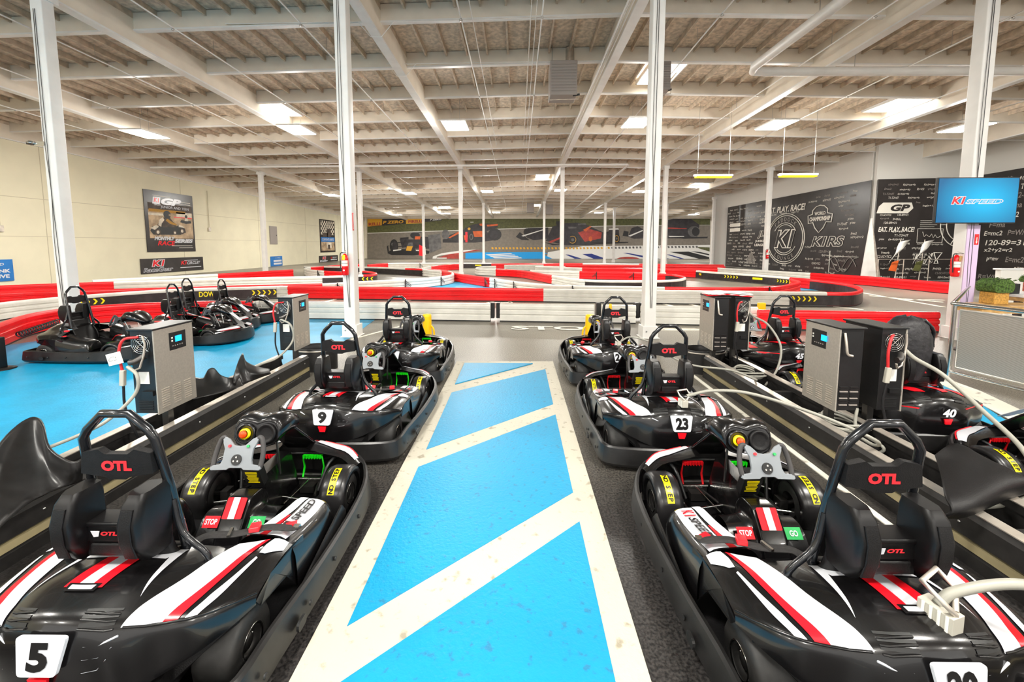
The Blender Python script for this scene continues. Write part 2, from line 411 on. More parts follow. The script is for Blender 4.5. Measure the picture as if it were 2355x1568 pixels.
# striped walkway
b = MB(); b.slab([(-.95, -1, .008), (.562, -1, .008), (.562, 6.36, .008), (-.95, 6.33, .008)], .008, 'white_floor'); struct(b, 'floor_walkway_border')
xl, xr = -.955 + .145, .562 - .15
def yl(px, py): return gz(px, py).y
L_ = [(yl(1057, 886), yl(1046, 904)), (yl(985, 1036), yl(962, 1076)), (yl(799, 1444), 0.6)]
R_ = [(yl(1225, 842), yl(1255, 850)), (yl(1275, 931), yl(1284, 955)), (yl(1324, 1135), yl(1337, 1202)), (1.0, .6)]
top = gz(1170, 838).y
polys = [[(xl, L_[0][0]), (xl, top), (gz(1225, 838).x, top)],
         [(xl, L_[0][1]), (xl, L_[1][0]), (xr, R_[1][0]), (xr, R_[0][1])],
         [(xl, L_[1][1]), (xl, L_[2][0]), (xr, R_[2][0]), (xr, R_[1][1])]]
slope = (R_[2][0] - L_[2][0]) / (xr - xl)
y0 = R_[2][1]; yb_ = y0 - slope * (xr - xl)
polys.append([(xl, yb_), (xl, -1), (xr, -1), (xr, y0)])
for p in polys: floor_patch('floor_walkway_blue', p, 'blue_path', .011)
# STOP lettering (reads from the track side, top-down as painted)
b = MB()
o1, o2 = gz(1168, 748), gz(1372, 748)
xd = Vector((1, 0, 0)); b.text('STOP', ((o1.x + o2.x) / 2 + .12, 8.98, .009), (1, -.02, 0), (0, 1, 0), .42, 'white_line', bold=.03, width=2.1); struct(b, 'floor_lettering')
for i in range(3):
    p = gz(1515 + i * 52, 757); floor_patch('floor_dash', [(p.x, p.y - .12), (p.x + .42, p.y - .12), (p.x + .34, p.y + .12), (p.x - .08, p.y + .12)], 'white_line', .008)
# start grid ticks on the track
for (a, c) in (((1508, 693), (1545, 704)), ((1560, 692), (1604, 704)), ((1138, 690), (1122, 700)), ((1170, 690), (1175, 697)), ((790, 683), (750, 694)), ((950, 688), (930, 694)), ((230, 711), (80, 717)),
               ((1840, 697), (1985, 712)), ((1850, 650), (2170, 706)), ((2080, 689), (2170, 690)), ((2000, 680), (2170, 695))):
    p, q = gz(*a), gz(*c); d = (q - p).normalized(); n = Vector((-d.y, d.x, 0)) * .06
    floor_patch('floor_tick', [p - n, q - n, q + n, p + n], 'white_line', .007)
floor_patch('floor_tick', [(gz(1122, 690).x, 13.0), (gz(1176, 690).x, 13.0), (gz(1176, 690).x, 13.14), (gz(1122, 690).x, 13.14)], 'white_line', .007)
# blue islands inside the circuit
def pp(l): return [gz(*q) for q in l]
floor_patch('floor_paint_blue', pp([(905, 668), (1060, 648), (1190, 664), (1350, 668)]), 'blue_floor', .005)
floor_patch('floor_paint_blue', pp([(1790, 668), (1830, 652), (1900, 656), (1940, 668)]), 'blue_floor', .005)
# right pit floor
rb = [gz(2075, 862), gz(2200, 893), gz(2355, 950), gz(2300, 990), gz(2150, 880)]
floor_patch('floor_paint_blue', [(5.2, 6.3), (5.62, 5.6), (5.5, 5.1), (5.05, 4.2), (4.9, 3.2), (3.9, 3.2), (4.4, 4.4), (4.7, 5.6)], 'blue_floor')
floor_patch('floor_line_edge', [(5.35, 6.6), (5.95, 6.3), (5.75, 5.1), (5.35, 4.0), (5.2, 3.0), (4.95, 3.0), (5.1, 4.2), (5.45, 5.1), (5.6, 5.7)], 'white_line', .009)
floor_patch('floor_line_edge', [(2.40, 2.2), (2.45, 2.2), (2.49, 5.8), (2.44, 5.8)], 'white_line', .007)
# ================================================================== TRACK BARRIERS
BH = .44
PROF = [(.055, .03), (.055, .13), (.03, .15), (.03, .17), (.055, .19), (.055, .25), (.03, .27), (.03, .29), (.055, .31), (.058, .36)]
CAPP = [(.058 * math.cos(a), .375 + .06 * math.sin(a)) for a in [math.pi * k / 6 for k in range(7)]]
RING = PROF + CAPP + [(-x, z) for x, z in reversed(PROF)]
def barrier(label, pts, posts=(), signs=(), H=BH, smooth=True, group=None, z_=None):
    """pts: (px, py, code) along the top edge seen in the photo; code r/w/k/q = colour of the panel that starts there"""
    W = [gz(p[0], p[1], H) for p in pts]
    for p_ in W: p_.z = 0
    n = 6; path = catmull(W, n) if smooth else W
    if not smooth: n = 1
    o = thing('track_barrier', label, 'barrier', (0, 0, 0), 0, group)
    codes = [p[2] for p in pts[:-1]]
    i = 0
    while i < len(codes):
        j = i
        while j + 1 < len(codes) and codes[j + 1] in ('', codes[i]): j += 1
        seg = path[i * n:(j + 1) * n + 1]; c = codes[i]; i = j + 1
        base = {'r': 'red_plastic', 'w': 'white_plastic', 'k': 'white_plastic', 'q': 'red_plastic'}[c]
        b = MB(); rings = []
        for q, p in enumerate(seg):
            a = seg[max(0, q - 1)]; d = seg[min(len(seg) - 1, q + 1)]; t = (d - a).normalized(); nn = Vector((t.y, -t.x, 0))
            rings.append([p + nn * x + Vector((0, 0, z * H / .44)) for x, z in RING])
        b.loft(rings, base, ringclosed=True, caps=True, smooth=False)
        pn = b.build('panel', o)
        if c in 'kq':
            b = MB()
            for sgn in (1, -1):
                rr = []
                for q, p in enumerate(seg):
                    a = seg[max(0, q - 1)]; d = seg[min(len(seg) - 1, q + 1)]; t = (d - a).normalized(); nn = Vector((t.y, -t.x, 0)) * sgn
                    rr.append([p + nn * .062 + Vector((0, 0, .035)), p + nn * .062 + Vector((0, 0, .335)), p + nn * .05 + Vector((0, 0, .34)), p + nn * .05 + Vector((0, 0, .03))])
                b.loft(rr, 'black_band', caps=True, smooth=False)
            b.build('rubber_band', pn)
        b = MB(); rr = []
        for q, p in enumerate(seg):
            a = seg[max(0, q - 1)]; d = seg[min(len(seg) - 1, q + 1)]; t = (d - a).normalized(); nn = Vector((t.y, -t.x, 0))
            rr.append([p + nn * x + Vector((0, 0, z)) for x, z in ((.05, 0), (.05, .03), (-.05, .03), (-.05, 0))])
        b.loft(rr, 'rail_dark', smooth=False); b.build('skid', pn)
    def at(px, py):      # nearest path position to a photo point
        g = gz(px, py, H); g.z = 0; k = min(range(len(path) - 1), key=lambda q: (path[q] + (path[q + 1] - path[q]) * .5 - g).length)
        t = (path[k + 1] - path[k]).normalized(); s_ = (g - path[k]).dot(t); return path[k] + t * s_, t
    for px, py in posts:
        p, t = at(px, py); nn = Vector((t.y, -t.x, 0)); nn = nn if nn.dot(-p) > 0 else -nn
        b = MB(); q = p + nn * .085
        b.box(q + Vector((0, 0, .22)), (.035, .035, .42), 'black_paint'); b.box(q + Vector((0, 0, .012)), (.14, .14, .02), 'black_paint')
        b.tube([q + Vector((0, 0, .36)), q + t * .25 + nn * .02 + Vector((0, 0, .16))], .013, 'dark_steel', 6)
        b.tube([q + Vector((0, 0, .29)), q + t * .22 + nn * .02 + Vector((0, 0, .12))], .013, 'dark_steel', 6)
        b.build('brace_post', o)
    for txt, px, py, wd, hh in signs:
        p, t = at(px, py); nn = Vector((t.y, -t.x, 0)); nn = nn if nn.dot(-p) > 0 else -nn
        xd = Vector((0, 0, 1)).cross(nn) ; b = MB()
        if txt == 'Y': b.box(p + nn * .066 + Vector((0, 0, .24)), (.5, .01, .1), 'yellow', Matrix.Rotation(math.atan2(xd.y, xd.x), 3, 'Z'))
        elif set(txt) <= {'>', '<'}:
            n_ = len(txt); st = wd / n_; dr = 1 if txt[0] == '>' else -1
            for q in range(n_):
                cx = -wd / 2 + (q + .5) * st; O = p + nn * .066 + Vector((0, 0, .23)); th = st * .3
                V = lambda a, c: O + xd * (cx + a * dr) + Vector((0, 0, c))
                b.slab([V(-.3 * st, hh / 2), V(-.3 * st + th, hh / 2), V(.35 * st, 0), V(-.3 * st + th, -hh / 2), V(-.3 * st, -hh / 2), V(.35 * st - th, 0)], .002, 'yellow')
        else: b.text(txt, p + nn * .066 + Vector((0, 0, .23)), xd, (0, 0, 1), hh, 'yellow', bold=.02, width=wd)
        b.build('marking', o)
    return o
# pit entry barrier : three gates in the middle, long red run at right, curved red run at left
barrier('red curved barrier with a black coil spring around the far left blue floor', [(-160, 800, 'r'), (-60, 762, ''), (0, 741, ''), (60, 722, ''), (138, 709, ''), (191, 704, ''), (276, 698, ''), (361, 694, ''), (500, 691, ''), (583, 692, 'r')])
barrier('white straight barrier behind the far left charger and extinguisher column', [(584, 692, 'w'), (860, 694, ''), (1128, 697, 'w')], smooth=False)
barrier('white gate panel left of the far right kart, black cushion ends', [(1150, 697, 'w'), (1366, 700, 'w')], smooth=False)
barrier('short white gate panel behind the far right kart hoop', [(1384, 700, 'w'), (1462, 701, 'w')], smooth=False)
barrier('white barrier between the thin cable column and the paper topped charger', [(1474, 702, 'w'), (1742, 706, 'w')], smooth=False)
barrier('long red barrier behind the two red karts, ending at the lilac column', [(1744, 711, 'r'), (1950, 714, ''), (2158, 716, 'r')], smooth=False)
def cushion(px, lab):
    g = gz(px, 735, 0); b = MB(); b.prism(rnd([(g.x - .055, .06), (g.x + .055, .06), (g.x + .055, .43), (g.x - .055, .43)], .02), 'y', g.y - .14, g.y + .02, 'black_paint')
    tag(b.build('gate_cushion', bevel=.008), lab, 'cushion', None)
for px, lab in ((1133, 'black rubber gate cushion, left one of the middle pair'), (1147, 'black rubber gate cushion, right one of the middle pair'), (1374, 'black rubber gate cushion just left of the far right kart hoop'),
                (1461, 'black rubber gate cushion right of the far right kart hoop'), (1473, 'black rubber gate cushion half hidden behind the thin cable column')): cushion(px, lab)
g = gz(1749, 745); b = MB(); b.box((g.x, g.y, .25), (.16, .1, .5), 'yellow_post'); tag(b.build('barrier_end_cap', bevel=.02), 'yellow end cap at the left end of the long red barrier', 'end cap')
# spring on the curved red barrier
b = MB(); pts = []
a0, a1 = gz(40, 768, .22), gz(134, 742, .24); a0 = gz(42, 770, .2); a1 = gz(138, 738, .26)
ax = (a1 - a0); L = ax.length; ax.normalize(); s1 = ax.cross(Vector((0, 0, 1))).normalized(); s2 = s1.cross(ax)
for k in range(16 * 12): 
    a = 2 * math.pi * k / 12; pts.append(a0 + ax * (L * k / (16 * 12)) + (s1 * math.cos(a) + s2 * math.sin(a)) * .05)
b.tube(pts, .011, 'black_paint', 6); sp = tag(b.build('coil_spring'), 'black coil spring fixed along the curved red barrier', 'spring')
# nearest track barrier
barrier('nearest track barrier across the whole view: white, black with arrows, red, white', [(-200, 724, 'w'), (0, 695, ''), (100, 685, ''), (185, 678, 'k'), (400, 664, ''), (636, 657, 'w'), (663, 657, 'r'), (950, 660, ''), (1250, 663, 'w'), (1500, 666, ''), (1700, 668, ''), (1815, 670, 'k'), (1900, 671, 'q'), (1950, 671, ''),
    (1973, 668, ''), (1980, 662, ''), (1966, 655, ''), (1935, 649, ''), (1866, 641, 'r'), (1818, 637, 'k'), (1760, 632, ''), (1700, 628, ''), (1622, 623, ''), (1602, 621, 'r'), (1530, 618, ''), (1440, 616, 'r')],
    signs=[('>>>>', 205, 676, .62, .16), ('>>>>>', 610, 657, .8, .16), ('SLOW   DOWN', 455, 662, 1.15, .17), ('>>>>>', 1845, 670, .75, .15), ('Y', 1610, 622, 1, 1), ('Y', 1742, 631, 1, 1), ('>>>>>', 1682, 627, .8, .13), ('>>>>>', 1800, 636, .8, .13)])
barrier('inner white and red barrier with black braces behind the long red panel', [(960, 615, 'r'), (1014, 621, ''), (1059, 629, ''), (1128, 638, 'w'), (1184, 646, ''), (1260, 653, ''), (1337, 656, ''), (1476, 658, ''), (1528, 659, 'r'), (1680, 660, ''), (1782, 657, ''), (1828, 650, ''), (1838, 645, ''), (1820, 640, 'r')],
    posts=[(1116, 637), (1186, 646), (1140, 640), (1318, 655), (1765, 658)])
barrier('white hairpin barrier left of the middle blue triangle, latches on its face', [(-200, 690, 'r'), (0, 672, ''), (185, 666, ''), (500, 657, ''), (741, 651, 'w'), (833, 646, ''), (932, 641, ''), (1000, 636, ''), (1032, 632, ''), (1042, 628, ''), (1032, 622, 'q'), (1000, 619, ''), (933, 616, 'k'), (846, 613, ''), (700, 611, 'k')],
    posts=[(776, 650), (930, 641), (1013, 635)])
barrier('red then white barrier in front of the left wall, ending in a red arrow hairpin', [(-200, 670, 'r'), (0, 656, ''), (262, 647, 'w'), (560, 638, ''), (741, 634, 'k'), (835, 631, 'q'), (856, 630, ''), (865, 627, ''), (856, 624, ''), (835, 622, 'q')], signs=[('<<<<', 840, 631, .8, .16)])
barrier('white and red hairpin barrier with a black lower band in mid track', [(1140, 611, 'w'), (1108, 612, ''), (1096, 616, ''), (1141, 618, 'r'), (1200, 621, ''), (1271, 632, 'w'), (1347, 642, 'k'), (1476, 644, ''), (1550, 642, ''), (1575, 637, 'q'), (1562, 632, ''), (1532, 629, 'r'), (1440, 625, ''), (1333, 623, 'w'), (1220, 620, 'w')],
    posts=[(1372, 624), (1456, 626)])
barrier('thick red run with a white left end, in front of the far mural', [(1300, 612, 'w'), (1234, 611, ''), (1262, 613, ''), (1339, 615, 'r'), (1480, 616, ''), (1650, 617, 'r')])
barrier('far thin red and white barrier just under the mural cars, right half', [(1130, 606, 'r'), (1280, 605, ''), (1340, 605, 'w'), (1470, 606, 'r'), (1560, 607, ''), (1665, 608, 'r')])
barrier('far red barrier behind the white hairpin near the mural right end', [(1160, 609, 'w'), (1250, 608, 'r'), (1420, 609, ''), (1600, 611, ''), (1668, 612, 'r')])
barrier('far red and white barrier along the mural foot, left half', [(846, 608, 'r'), (892, 605, 'w'), (975, 604, 'w'), (1040, 604, 'k'), (1130, 604, 'k')], posts=[(966, 604)], signs=[('Y', 1028, 604, 1, 1), ('Y', 1100, 604, 1, 1)])
barrier('small far hairpin with a red side beside the mural blue shape', [(1060, 607, 'r'), (1025, 608, ''), (990, 612, 'w'), (972, 616, ''), (980, 619, ''), (1014, 622, 'w')])
barrier('pale hairpin barrier left of the extinguisher column, red top run behind', [(836, 606, 'r'), (795, 608, ''), (713, 614, 'w'), (702, 616, ''), (712, 619, ''), (747, 622, 'r'), (800, 625, 'r')], posts=[(735, 621)])
barrier('long red and white barrier along the foot of the cream wall', [(212, 643, 'w'), (500, 629, 'r'), (560, 626, ''), (673, 619, 'r')], smooth=False)
barrier('white and red barrier below the black chalk wall at right', [(1651, 615, 'w'), (1865, 627, 'r'), (2000, 635, ''), (2166, 648, ''), (2240, 653, 'r')], smooth=False)
# ================================================================== KARTS
def crs(C, u, v):      # Catmull-Rom surface through control grid C[i][j]
    def idx(a, n): a = min(max(a, 0), n - 1); i = min(int(a), n - 2); return i, a - i
    i, fu = idx(u, len(C)); j, fv = idx(v, len(C[0]))
    def cr(p0, p1, p2, p3, t): return .5 * ((2 * p1) + (p2 - p0) * t + (2 * p0 - 5 * p1 + 4 * p2 - p3) * t * t + (3 * p1 - p0 - 3 * p2 + p3) * t ** 3)
    def g(a, c): return C[min(max(a, 0), len(C) - 1)][min(max(c, 0), len(C[0]) - 1)]
    r = [cr(g(i + a, j - 1), g(i + a, j), g(i + a, j + 1), g(i + a, j + 2), fv) for a in (-1, 0, 1, 2)]
    return cr(*r, fu)
class Surf:
    def __init__(s, C, stations): s.C = [[Vector(p) for p in r] for r in C]; s.st = stations
    def uu(s, x):
        st = s.st
        if x <= st[0]: return 0
        for i in range(len(st) - 1):
            if x <= st[i + 1]: return i + (x - st[i]) / (st[i + 1] - st[i])
        return len(st) - 1
    def P(s, x, t, off=0.0):
        u = s.uu(x); p = crs(s.C, u, t)
        if off:
            e = .02; du = crs(s.C, u + e, t) - crs(s.C, u - e, t); dv = crs(s.C, u, t + e) - crs(s.C, u, t - e)
            n = du.cross(dv); n.normalize(); n = n if n.z > -.3 else -n
            p = p + n * off
        return p
    def mesh(s, mb, m, k=4):
        nu, nv = (len(s.C) - 1) * k, (len(s.C[0]) - 1) * k
        vs = [crs(s.C, i / k, j / k) for i in range(nu + 1) for j in range(nv + 1)]
        fs = [(i * (nv + 1) + j, (i + 1) * (nv + 1) + j, (i + 1) * (nv + 1) + j + 1, i * (nv + 1) + j + 1) for i in range(nu) for j in range(nv)]
        mb.add(vs, fs, m, True)
    def strip(s, mb, A, B, m, n=14, w=3, off=.0035):      # band between two (x,t) polylines
        def ip(L, q):
            q *= len(L) - 1; i = min(int(q), len(L) - 2); f = q - i; return (L[i][0] * (1 - f) + L[i + 1][0] * f, L[i][1] * (1 - f) + L[i + 1][1] * f)
        vs = []
        for i in range(n + 1):
            a, c = ip(A, i / n), ip(B, i / n)
            for k in range(w + 1): q = k / w; vs.append(s.P(a[0] * (1 - q) + c[0] * q, a[1] * (1 - q) + c[1] * q, off))
        mb.add(vs, [(i * (w + 1) + k, i * (w + 1) + k + 1, (i + 1) * (w + 1) + k + 1, (i + 1) * (w + 1) + k) for i in range(n) for k in range(w)], m, True)
DECK_HALF = [
    (0.00, [(.10, .490), (-.02, .520), (-.14, .535), (-.22, .525), (-.28, .495), (-.315, .37), (-.315, .20)]),
    (0.12, [(.11, .488), (-.01, .516), (-.13, .530), (-.21, .515), (-.27, .482), (-.305, .36), (-.305, .20)]),
    (0.21, [(.13, .478), (.01, .500), (-.11, .508), (-.19, .490), (-.25, .455), (-.285, .35), (-.285, .21)]),
    (0.30, [(.16, .450), (.04, .470), (-.08, .468), (-.155, .455), (-.215, .430), (-.235, .35), (-.235, .23)]),
    (0.42, [(.22, .425), (.10, .445), (-.02, .442), (-.11, .432), (-.172, .418), (-.188, .36), (-.185, .28)]),
    (0.50, [(.26, .412), (.15, .428), (.04, .424), (-.05, .414), (-.10, .402), (-.115, .36), (-.11, .31)]),
    (0.555, [(.27, .375), (.18, .385), (.09, .380), (.03, .372), (-.01, .362), (-.02, .345), (-.02, .33)])]
def make_kart(scheme, number, label, group=None, plate_dx=0.0):
    white, red, plain = scheme == 'white', scheme == 'red', scheme == 'plain'
    T = thing('race_kart', label, 'kart', group=group)
    body = 'kart_black'; s1 = 'sticker_white' if not plain else 'kart_matte'
    # --- rear cover
    st = [-x for x, _ in reversed(DECK_HALF[1:])] + [x for x, _ in DECK_HALF]
    Cg = [[(-x, y, z) for y, z in r] for x, r in reversed(DECK_HALF[1:])] + [[(x, y, z) for y, z in r] for x, r in DECK_HALF]
    D = Surf(Cg, st); b = MB(); D.mesh(b, body)
    for sx in (-1, 1):      # outer skirts down to the tyres
        b.slab([(sx * .555, .27, .375), (sx * .555, .09, .38), (sx * .555, -.02, .345), (sx * .55, .02, .29), (sx * .56, .2, .27), (sx * .57, .30, .12), (sx * .57, .36, .12), (sx * .56, .36, .36)], .008 * sx, body)
    b.box((0, -.14, .16), (.62, .3, .1), 'kart_matte')
    cover = b.build('rear_cover', T)
    if not plain:
        b = MB()
        cw = 'sticker_white'
        if white:
            D.strip(b, [(-.205, .45), (0, .40), (.205, .45)], [(-.165, .95), (0, .78), (.165, .95)], cw, 16)
            for sx in (-1, 1):
                D.strip(b, [(sx * .20, .5), (sx * .205, 1.5), (sx * .215, 2.7)], [(sx * .165, .6), (sx * .188, 1.5), (sx * .215, 2.7)], cw)
                D.strip(b, [(sx * .07, .8), (sx * .07, 2.35)], [(sx * .026, .8), (sx * .026, 2.35)], 'sticker_red')
                # side stripes
                D.strip(b, [(sx * .355, 0), (sx * .30, 1.5), (sx * .235, 3.1), (sx * .215, 4.0)], [(sx * .445, 0), (sx * .40, 1.5), (sx * .345, 3.1), (sx * .325, 4.0)], cw, 20)
                D.strip(b, [(sx * .445, 0), (sx * .40, 1.5), (sx * .345, 3.1), (sx * .325, 4.0)], [(sx * .462, 0), (sx * .43, 1.5), (sx * .385, 3.1), (sx * .368, 4.0)], 'sticker_red', 20)
                D.strip(b, [(sx * .475, 1.2), (sx * .425, 2.6), (sx * .385, 4.0)], [(sx * .485, 1.3), (sx * .455, 2.7), (sx * .42, 4.0)], cw, 16)
                D.strip(b, [(sx * .48, .05), (sx * .47, .5), (sx * .475, 1.0)], [(sx * .535, .1), (sx * .54, .7), (sx * .50, 1.1)], cw, 10)
            D.strip(b, [(-.026, .8), (-.026, 2.35)], [(.026, .8), (.026, 2.35)], 'sticker_grey')
            D.strip(b, [(-.06, 2.15), (-.055, 2.55)], [(.06, 2.15), (.055, 2.55)], 'sticker_black', 6, 3, .005)
            D.strip(b, [(-.045, 2.24), (-.043, 2.46)], [(.045, 2.24), (.043, 2.46)], 'sticker_grey', 6, 3, .006)
        else:
            for sx in (-1, 1):
                D.strip(b, [(sx * .06, .3), (sx * .07, 2.6)], [(sx * .24, .2), (sx * .14, 2.4)], 'sticker_red')
                D.strip(b, [(sx * .12, 4.6), (sx * .25, 4.3), (sx * .46, 3.9)], [(sx * .12, 5.1), (sx * .28, 4.9), (sx * .40, 4.6)], 'sticker_red')
                D.strip(b, [(sx * .10, 5.3), (sx * .15, 5.35), (sx * .30, 4.95)], [(sx * .10, 5.7), (sx * .16, 5.65), (sx * .30, 5.1)], 'sticker_white')
                D.strip(b, [(sx * .48, .5), (sx * .49, 3.4)], [(sx * .54, .5), (sx * .54, 3.6)], 'sticker_white')
                D.strip(b, [(sx * .40, .5), (sx * .38, 2.4)], [(sx * .47, .5), (sx * .46, 2.4)], 'sticker_red')
        b.build('graphics', cover, label='white and red stripes' if white else 'red and white graphics')
        b = MB()
        for sx in (-1, 1):
            for q in range(3):
                t = 3.35 + q * .3
                D.strip(b, [(sx * .09, t), (sx * .14, t - .05), (sx * .195, t - .15)], [(sx * .09, t + .14), (sx * .14, t + .09), (sx * .195, t - .03)], 'rail_dark', 8, 1, .002)
                pth = [D.P(sx * xx, t + .18 - .22 * max(0, (xx - .17)) / .08 * .9, .003) for xx in (.09, .12, .145, .17, .195)]
                b.tube(pth, .004, 'guard_black', 5)
                zz = .47 - q * .03
                b.tube([D.P(sx * (.12 + .0 * q), 4.55 + q * .3, .004), D.P(sx * (.165), 4.5 + q * .3, .004), D.P(sx * (.215 - q * .012), 4.25 + q * .3, .004)], .0042, 'sticker_grey' if white else 'guard_black', 5)
        for sx in (-1, 1): b.tube([D.P(sx * xx, tt, .002) for xx, tt in ((.22, 4.0), (.28, 4.0), (.34, 3.98), (.40, 3.97), (.46, 3.95), (.51, 3.9), (.545, 3.6))], .005, 'kart_black', 6)
        b.build('vents', cover)
    b = MB(); zr = [(.0, .12, .30, .36)]
    b.slab([(-.29, -.205, .30), (.29, -.205, .30), (.5, -.08, .31), (.5, -.03, .27), (.29, -.18, .14), (-.29, -.18, .14), (-.5, -.03, .27), (-.5, -.08, .31)], .01, 'kart_matte'); b.build('rear_lower_panel', T)
    # number plate
    if number and white:
        o0 = Vector((0, -.314, .415)); yd = Vector((0, .22, .97)).normalized(); xd = Vector((1, 0, 0)); nd = xd.cross(yd)
        b = MB(); pl = rnd([(-.088, .062), (.088, .062), (.066, -.062), (-.066, -.062)], .014)
        b.slab([o0 + xd * p[0] + yd * p[1] for p in reversed(pl)], -.012, 'sticker_white')
        pt = b.build('number_plate', T)
        b = MB(); wd = .098 if len(number) > 1 else (.072 if not plate_dx else .056)
        b.text(number, o0 + xd * plate_dx, xd, yd, .092, 'sticker_black', bold=.05, width=wd, lift=.0145); b.build('number', pt)
    elif number:
        b = MB(); b.text(number, (0, -.335, .40), (1, 0, 0), (0, .1, 1), .07, 'sticker_white', bold=.04, shear=.25, width=.11, lift=.004); b.build('number', T)
    b = MB(); b.slab([(-.034, -.327, .345), (.034, -.327, .345), (.022, -.325, .30), (-.022, -.325, .30)], .01, 'sticker_red')
    if not plain: b.build('rear_tag', T, label='small red tag')
    # --- side pods
    PR = [(.27, .10), (.285, .25), (.335, .335), (.42, .342), (.515, .325), (.572, .24), (.575, .09)]
    for sx in (-1, 1):
        ys = [.26, .40, .56, .68, .735, .75]; dz = [.085, .045, .01, -.005, -.04, -.14]; sc = [1.0, 1.0, .97, .92, .85, .8]
        Cp = []
        for y, d, k in zip(ys, dz, sc):
            Cp.append([(sx * (.43 + (x - .43) * k), y, z + (d if z > .2 else 0)) for x, z in PR])
        Pd = Surf([list(r) for r in Cp], ys)
        b = MB(); Pd.mesh(b, body, 3); pod = b.build('side_pod', T)
        if not plain:
            b = MB()
            if white:
                Pd.strip(b, [(.27, 3.15), (.69, 3.05)], [(.27, 4.1), (.69, 4.1)], 'sticker_white', 12, 4)
                Pd.strip(b, [(.27, 2.05), (.70, 2.35)], [(.27, 2.75), (.70, 2.95)], 'sticker_white', 12, 3)
                Pd.strip(b, [(.27, 2.75), (.50, 2.9)], [(.27, 3.15), (.50, 3.0)], 'sticker_red', 8, 2)
                def ptext(t_, ya, yb, tc, ht, m_, sh, bo):
                    vs, fs, (w0, h0) = text_data(t_, sh, bo)
                    b.add([Pd.P(ya + (yb - ya) * (v.x / w0 + .5), tc - ht * v.y / h0, .011) for v in vs], fs, m_)
                if sx > 0: ptext('K1', .36, .42, 3.5, .60, 'sticker_red', .2, .03); ptext('SPEED', .43, .66, 3.5, .42, 'sticker_black', .25, .03)
                else: ptext('K1', .65, .59, 3.5, .60, 'sticker_red', .2, .03); ptext('SPEED', .58, .37, 3.5, .42, 'sticker_black', .25, .03)
            else:
                Pd.strip(b, [(.27, 3.0), (.66, 3.1)], [(.27, 4.3), (.66, 4.0)], 'sticker_red', 12, 4)
                Pd.strip(b, [(.27, 2.3), (.66, 2.5)], [(.27, 2.8), (.66, 3.0)], 'sticker_white', 12, 3)
            b.build('sticker', pod)
    # --- bumper guard
    G = [(0, -.305), (.30, -.30), (.52, -.265), (.592, -.20), (.605, 0), (.625, .30), (.63, .60), (.63, .90), (.605, 1.12), (.52, 1.30), (.36, 1.44), (.16, 1.51), (0, 1.525)]
    Hh = [.20, .20, .20, .205, .21, .20, .19, .20, .22, .25, .27, .28, .28]
    full = [(x, y, h) for (x, y), h in zip(G, Hh)] + [(-x, y, h) for (x, y), h in list(zip(G, Hh))[-2:0:-1]]
    pth = catmull(full, 3, True); rings = []; L = len(pth)
    for i, p in enumerate(pth):
        t = (pth[(i + 1) % L] - pth[i - 1]); t.z = 0; t.normalize(); nn = Vector((t.y, -t.x, 0)); c = Vector((p.x, p.y, 0)); h = p.z
        rings.append([c + nn * ox + Vector((0, 0, z)) for ox, z in ((-.004, .045), (.014, .04), (.030, .065), (.026, h * .5), (.012, h - .012), (.0, h), (-.014, h), (-.018, h - .02), (-.008, h - .05), (-.004, .08))])
    b = MB(); b.loft(rings, 'guard_black', closed=True)
    gd = b.build('bumper_guard', T); es = gd.modifiers.new('es', 'EDGE_SPLIT'); es.split_angle = .42
    b = MB()
    for sx in (-1, 1):
        for y in (-.12, .22, .5, .85): b.lathe([(.012, 0), (.012, .006), (0, .006)], (sx * .655 if y > 0 else sx * .64, y, .12), 'rail_dark', 8, 'x')
        b.prism(rnd([(.09, .085), (.16, .085), (.16, .13), (.09, .13)], .02), 'x', sx * .655, sx * .667, 'rail_dark')
    b.build('bolt', gd)
    # inner side plate
    for sx in (-1, 1):
        b = MB(); b.slab([(sx * .605, .12, .07), (sx * .605, .70, .07), (sx * .60, .78, .12), (sx * .595, .80, .20), (sx * .59, .76, .255), (sx * .595, .70, .25), (sx * .605, .35, .20), (sx * .61, .12, .16)], .01, 'guard_black'); b.build('side_plate', T)
    # --- floor tray and frame
    b = MB(); tray = [(.0, -.29), (.45, -.27), (.58, -.16), (.60, 0), (.615, .6), (.60, 1.05), (.5, 1.28), (.33, 1.45), (0, 1.53)]
    tray = tray + [(-x, y) for x, y in reversed(tray[1:-1])]
    b.prism(tray, 'z', .035, .05, 'kart_matte'); b.build('floor_tray', T)
    b = MB()
    for sx in (-1, 1):
        b.tube(catmull([(sx * .28, -.2, .1), (sx * .27, .3, .08), (sx * .25, .8, .08), (sx * .30, 1.1, .1), (sx * .2, 1.4, .1)], 4), .016, 'black_paint', 7)
        b.tube([(sx * .30, 1.08, .11), (sx * .43, 1.08, .13)], .014, 'dark_steel', 7)
        b.tube([(sx * .06, 1.05, .12), (sx * .36, .98, .12)], .008, 'chrome', 6)
        b.tube(catmull([(sx * .14, 1.5, .14), (sx * .33, 1.38, .25), (sx * .31, 1.22, .27), (sx * .27, 1.12, .12)], 4), .012, 'black_paint', 7)
        b.box((sx * .34, 1.08, .11), (.05, .07, .09), 'dark_steel')
    b.tube([(-.36, 1.32, .12), (.36, 1.32, .12)], .014, 'dark_steel', 7); b.tube([(-.33, 1.39, .25), (.33, 1.39, .25)], .011, 'black_paint', 7)
    b.tube([(-.42, 0, .14), (.42, 0, .14)], .02, 'dark_steel', 8)
    b.build('chassis', T)
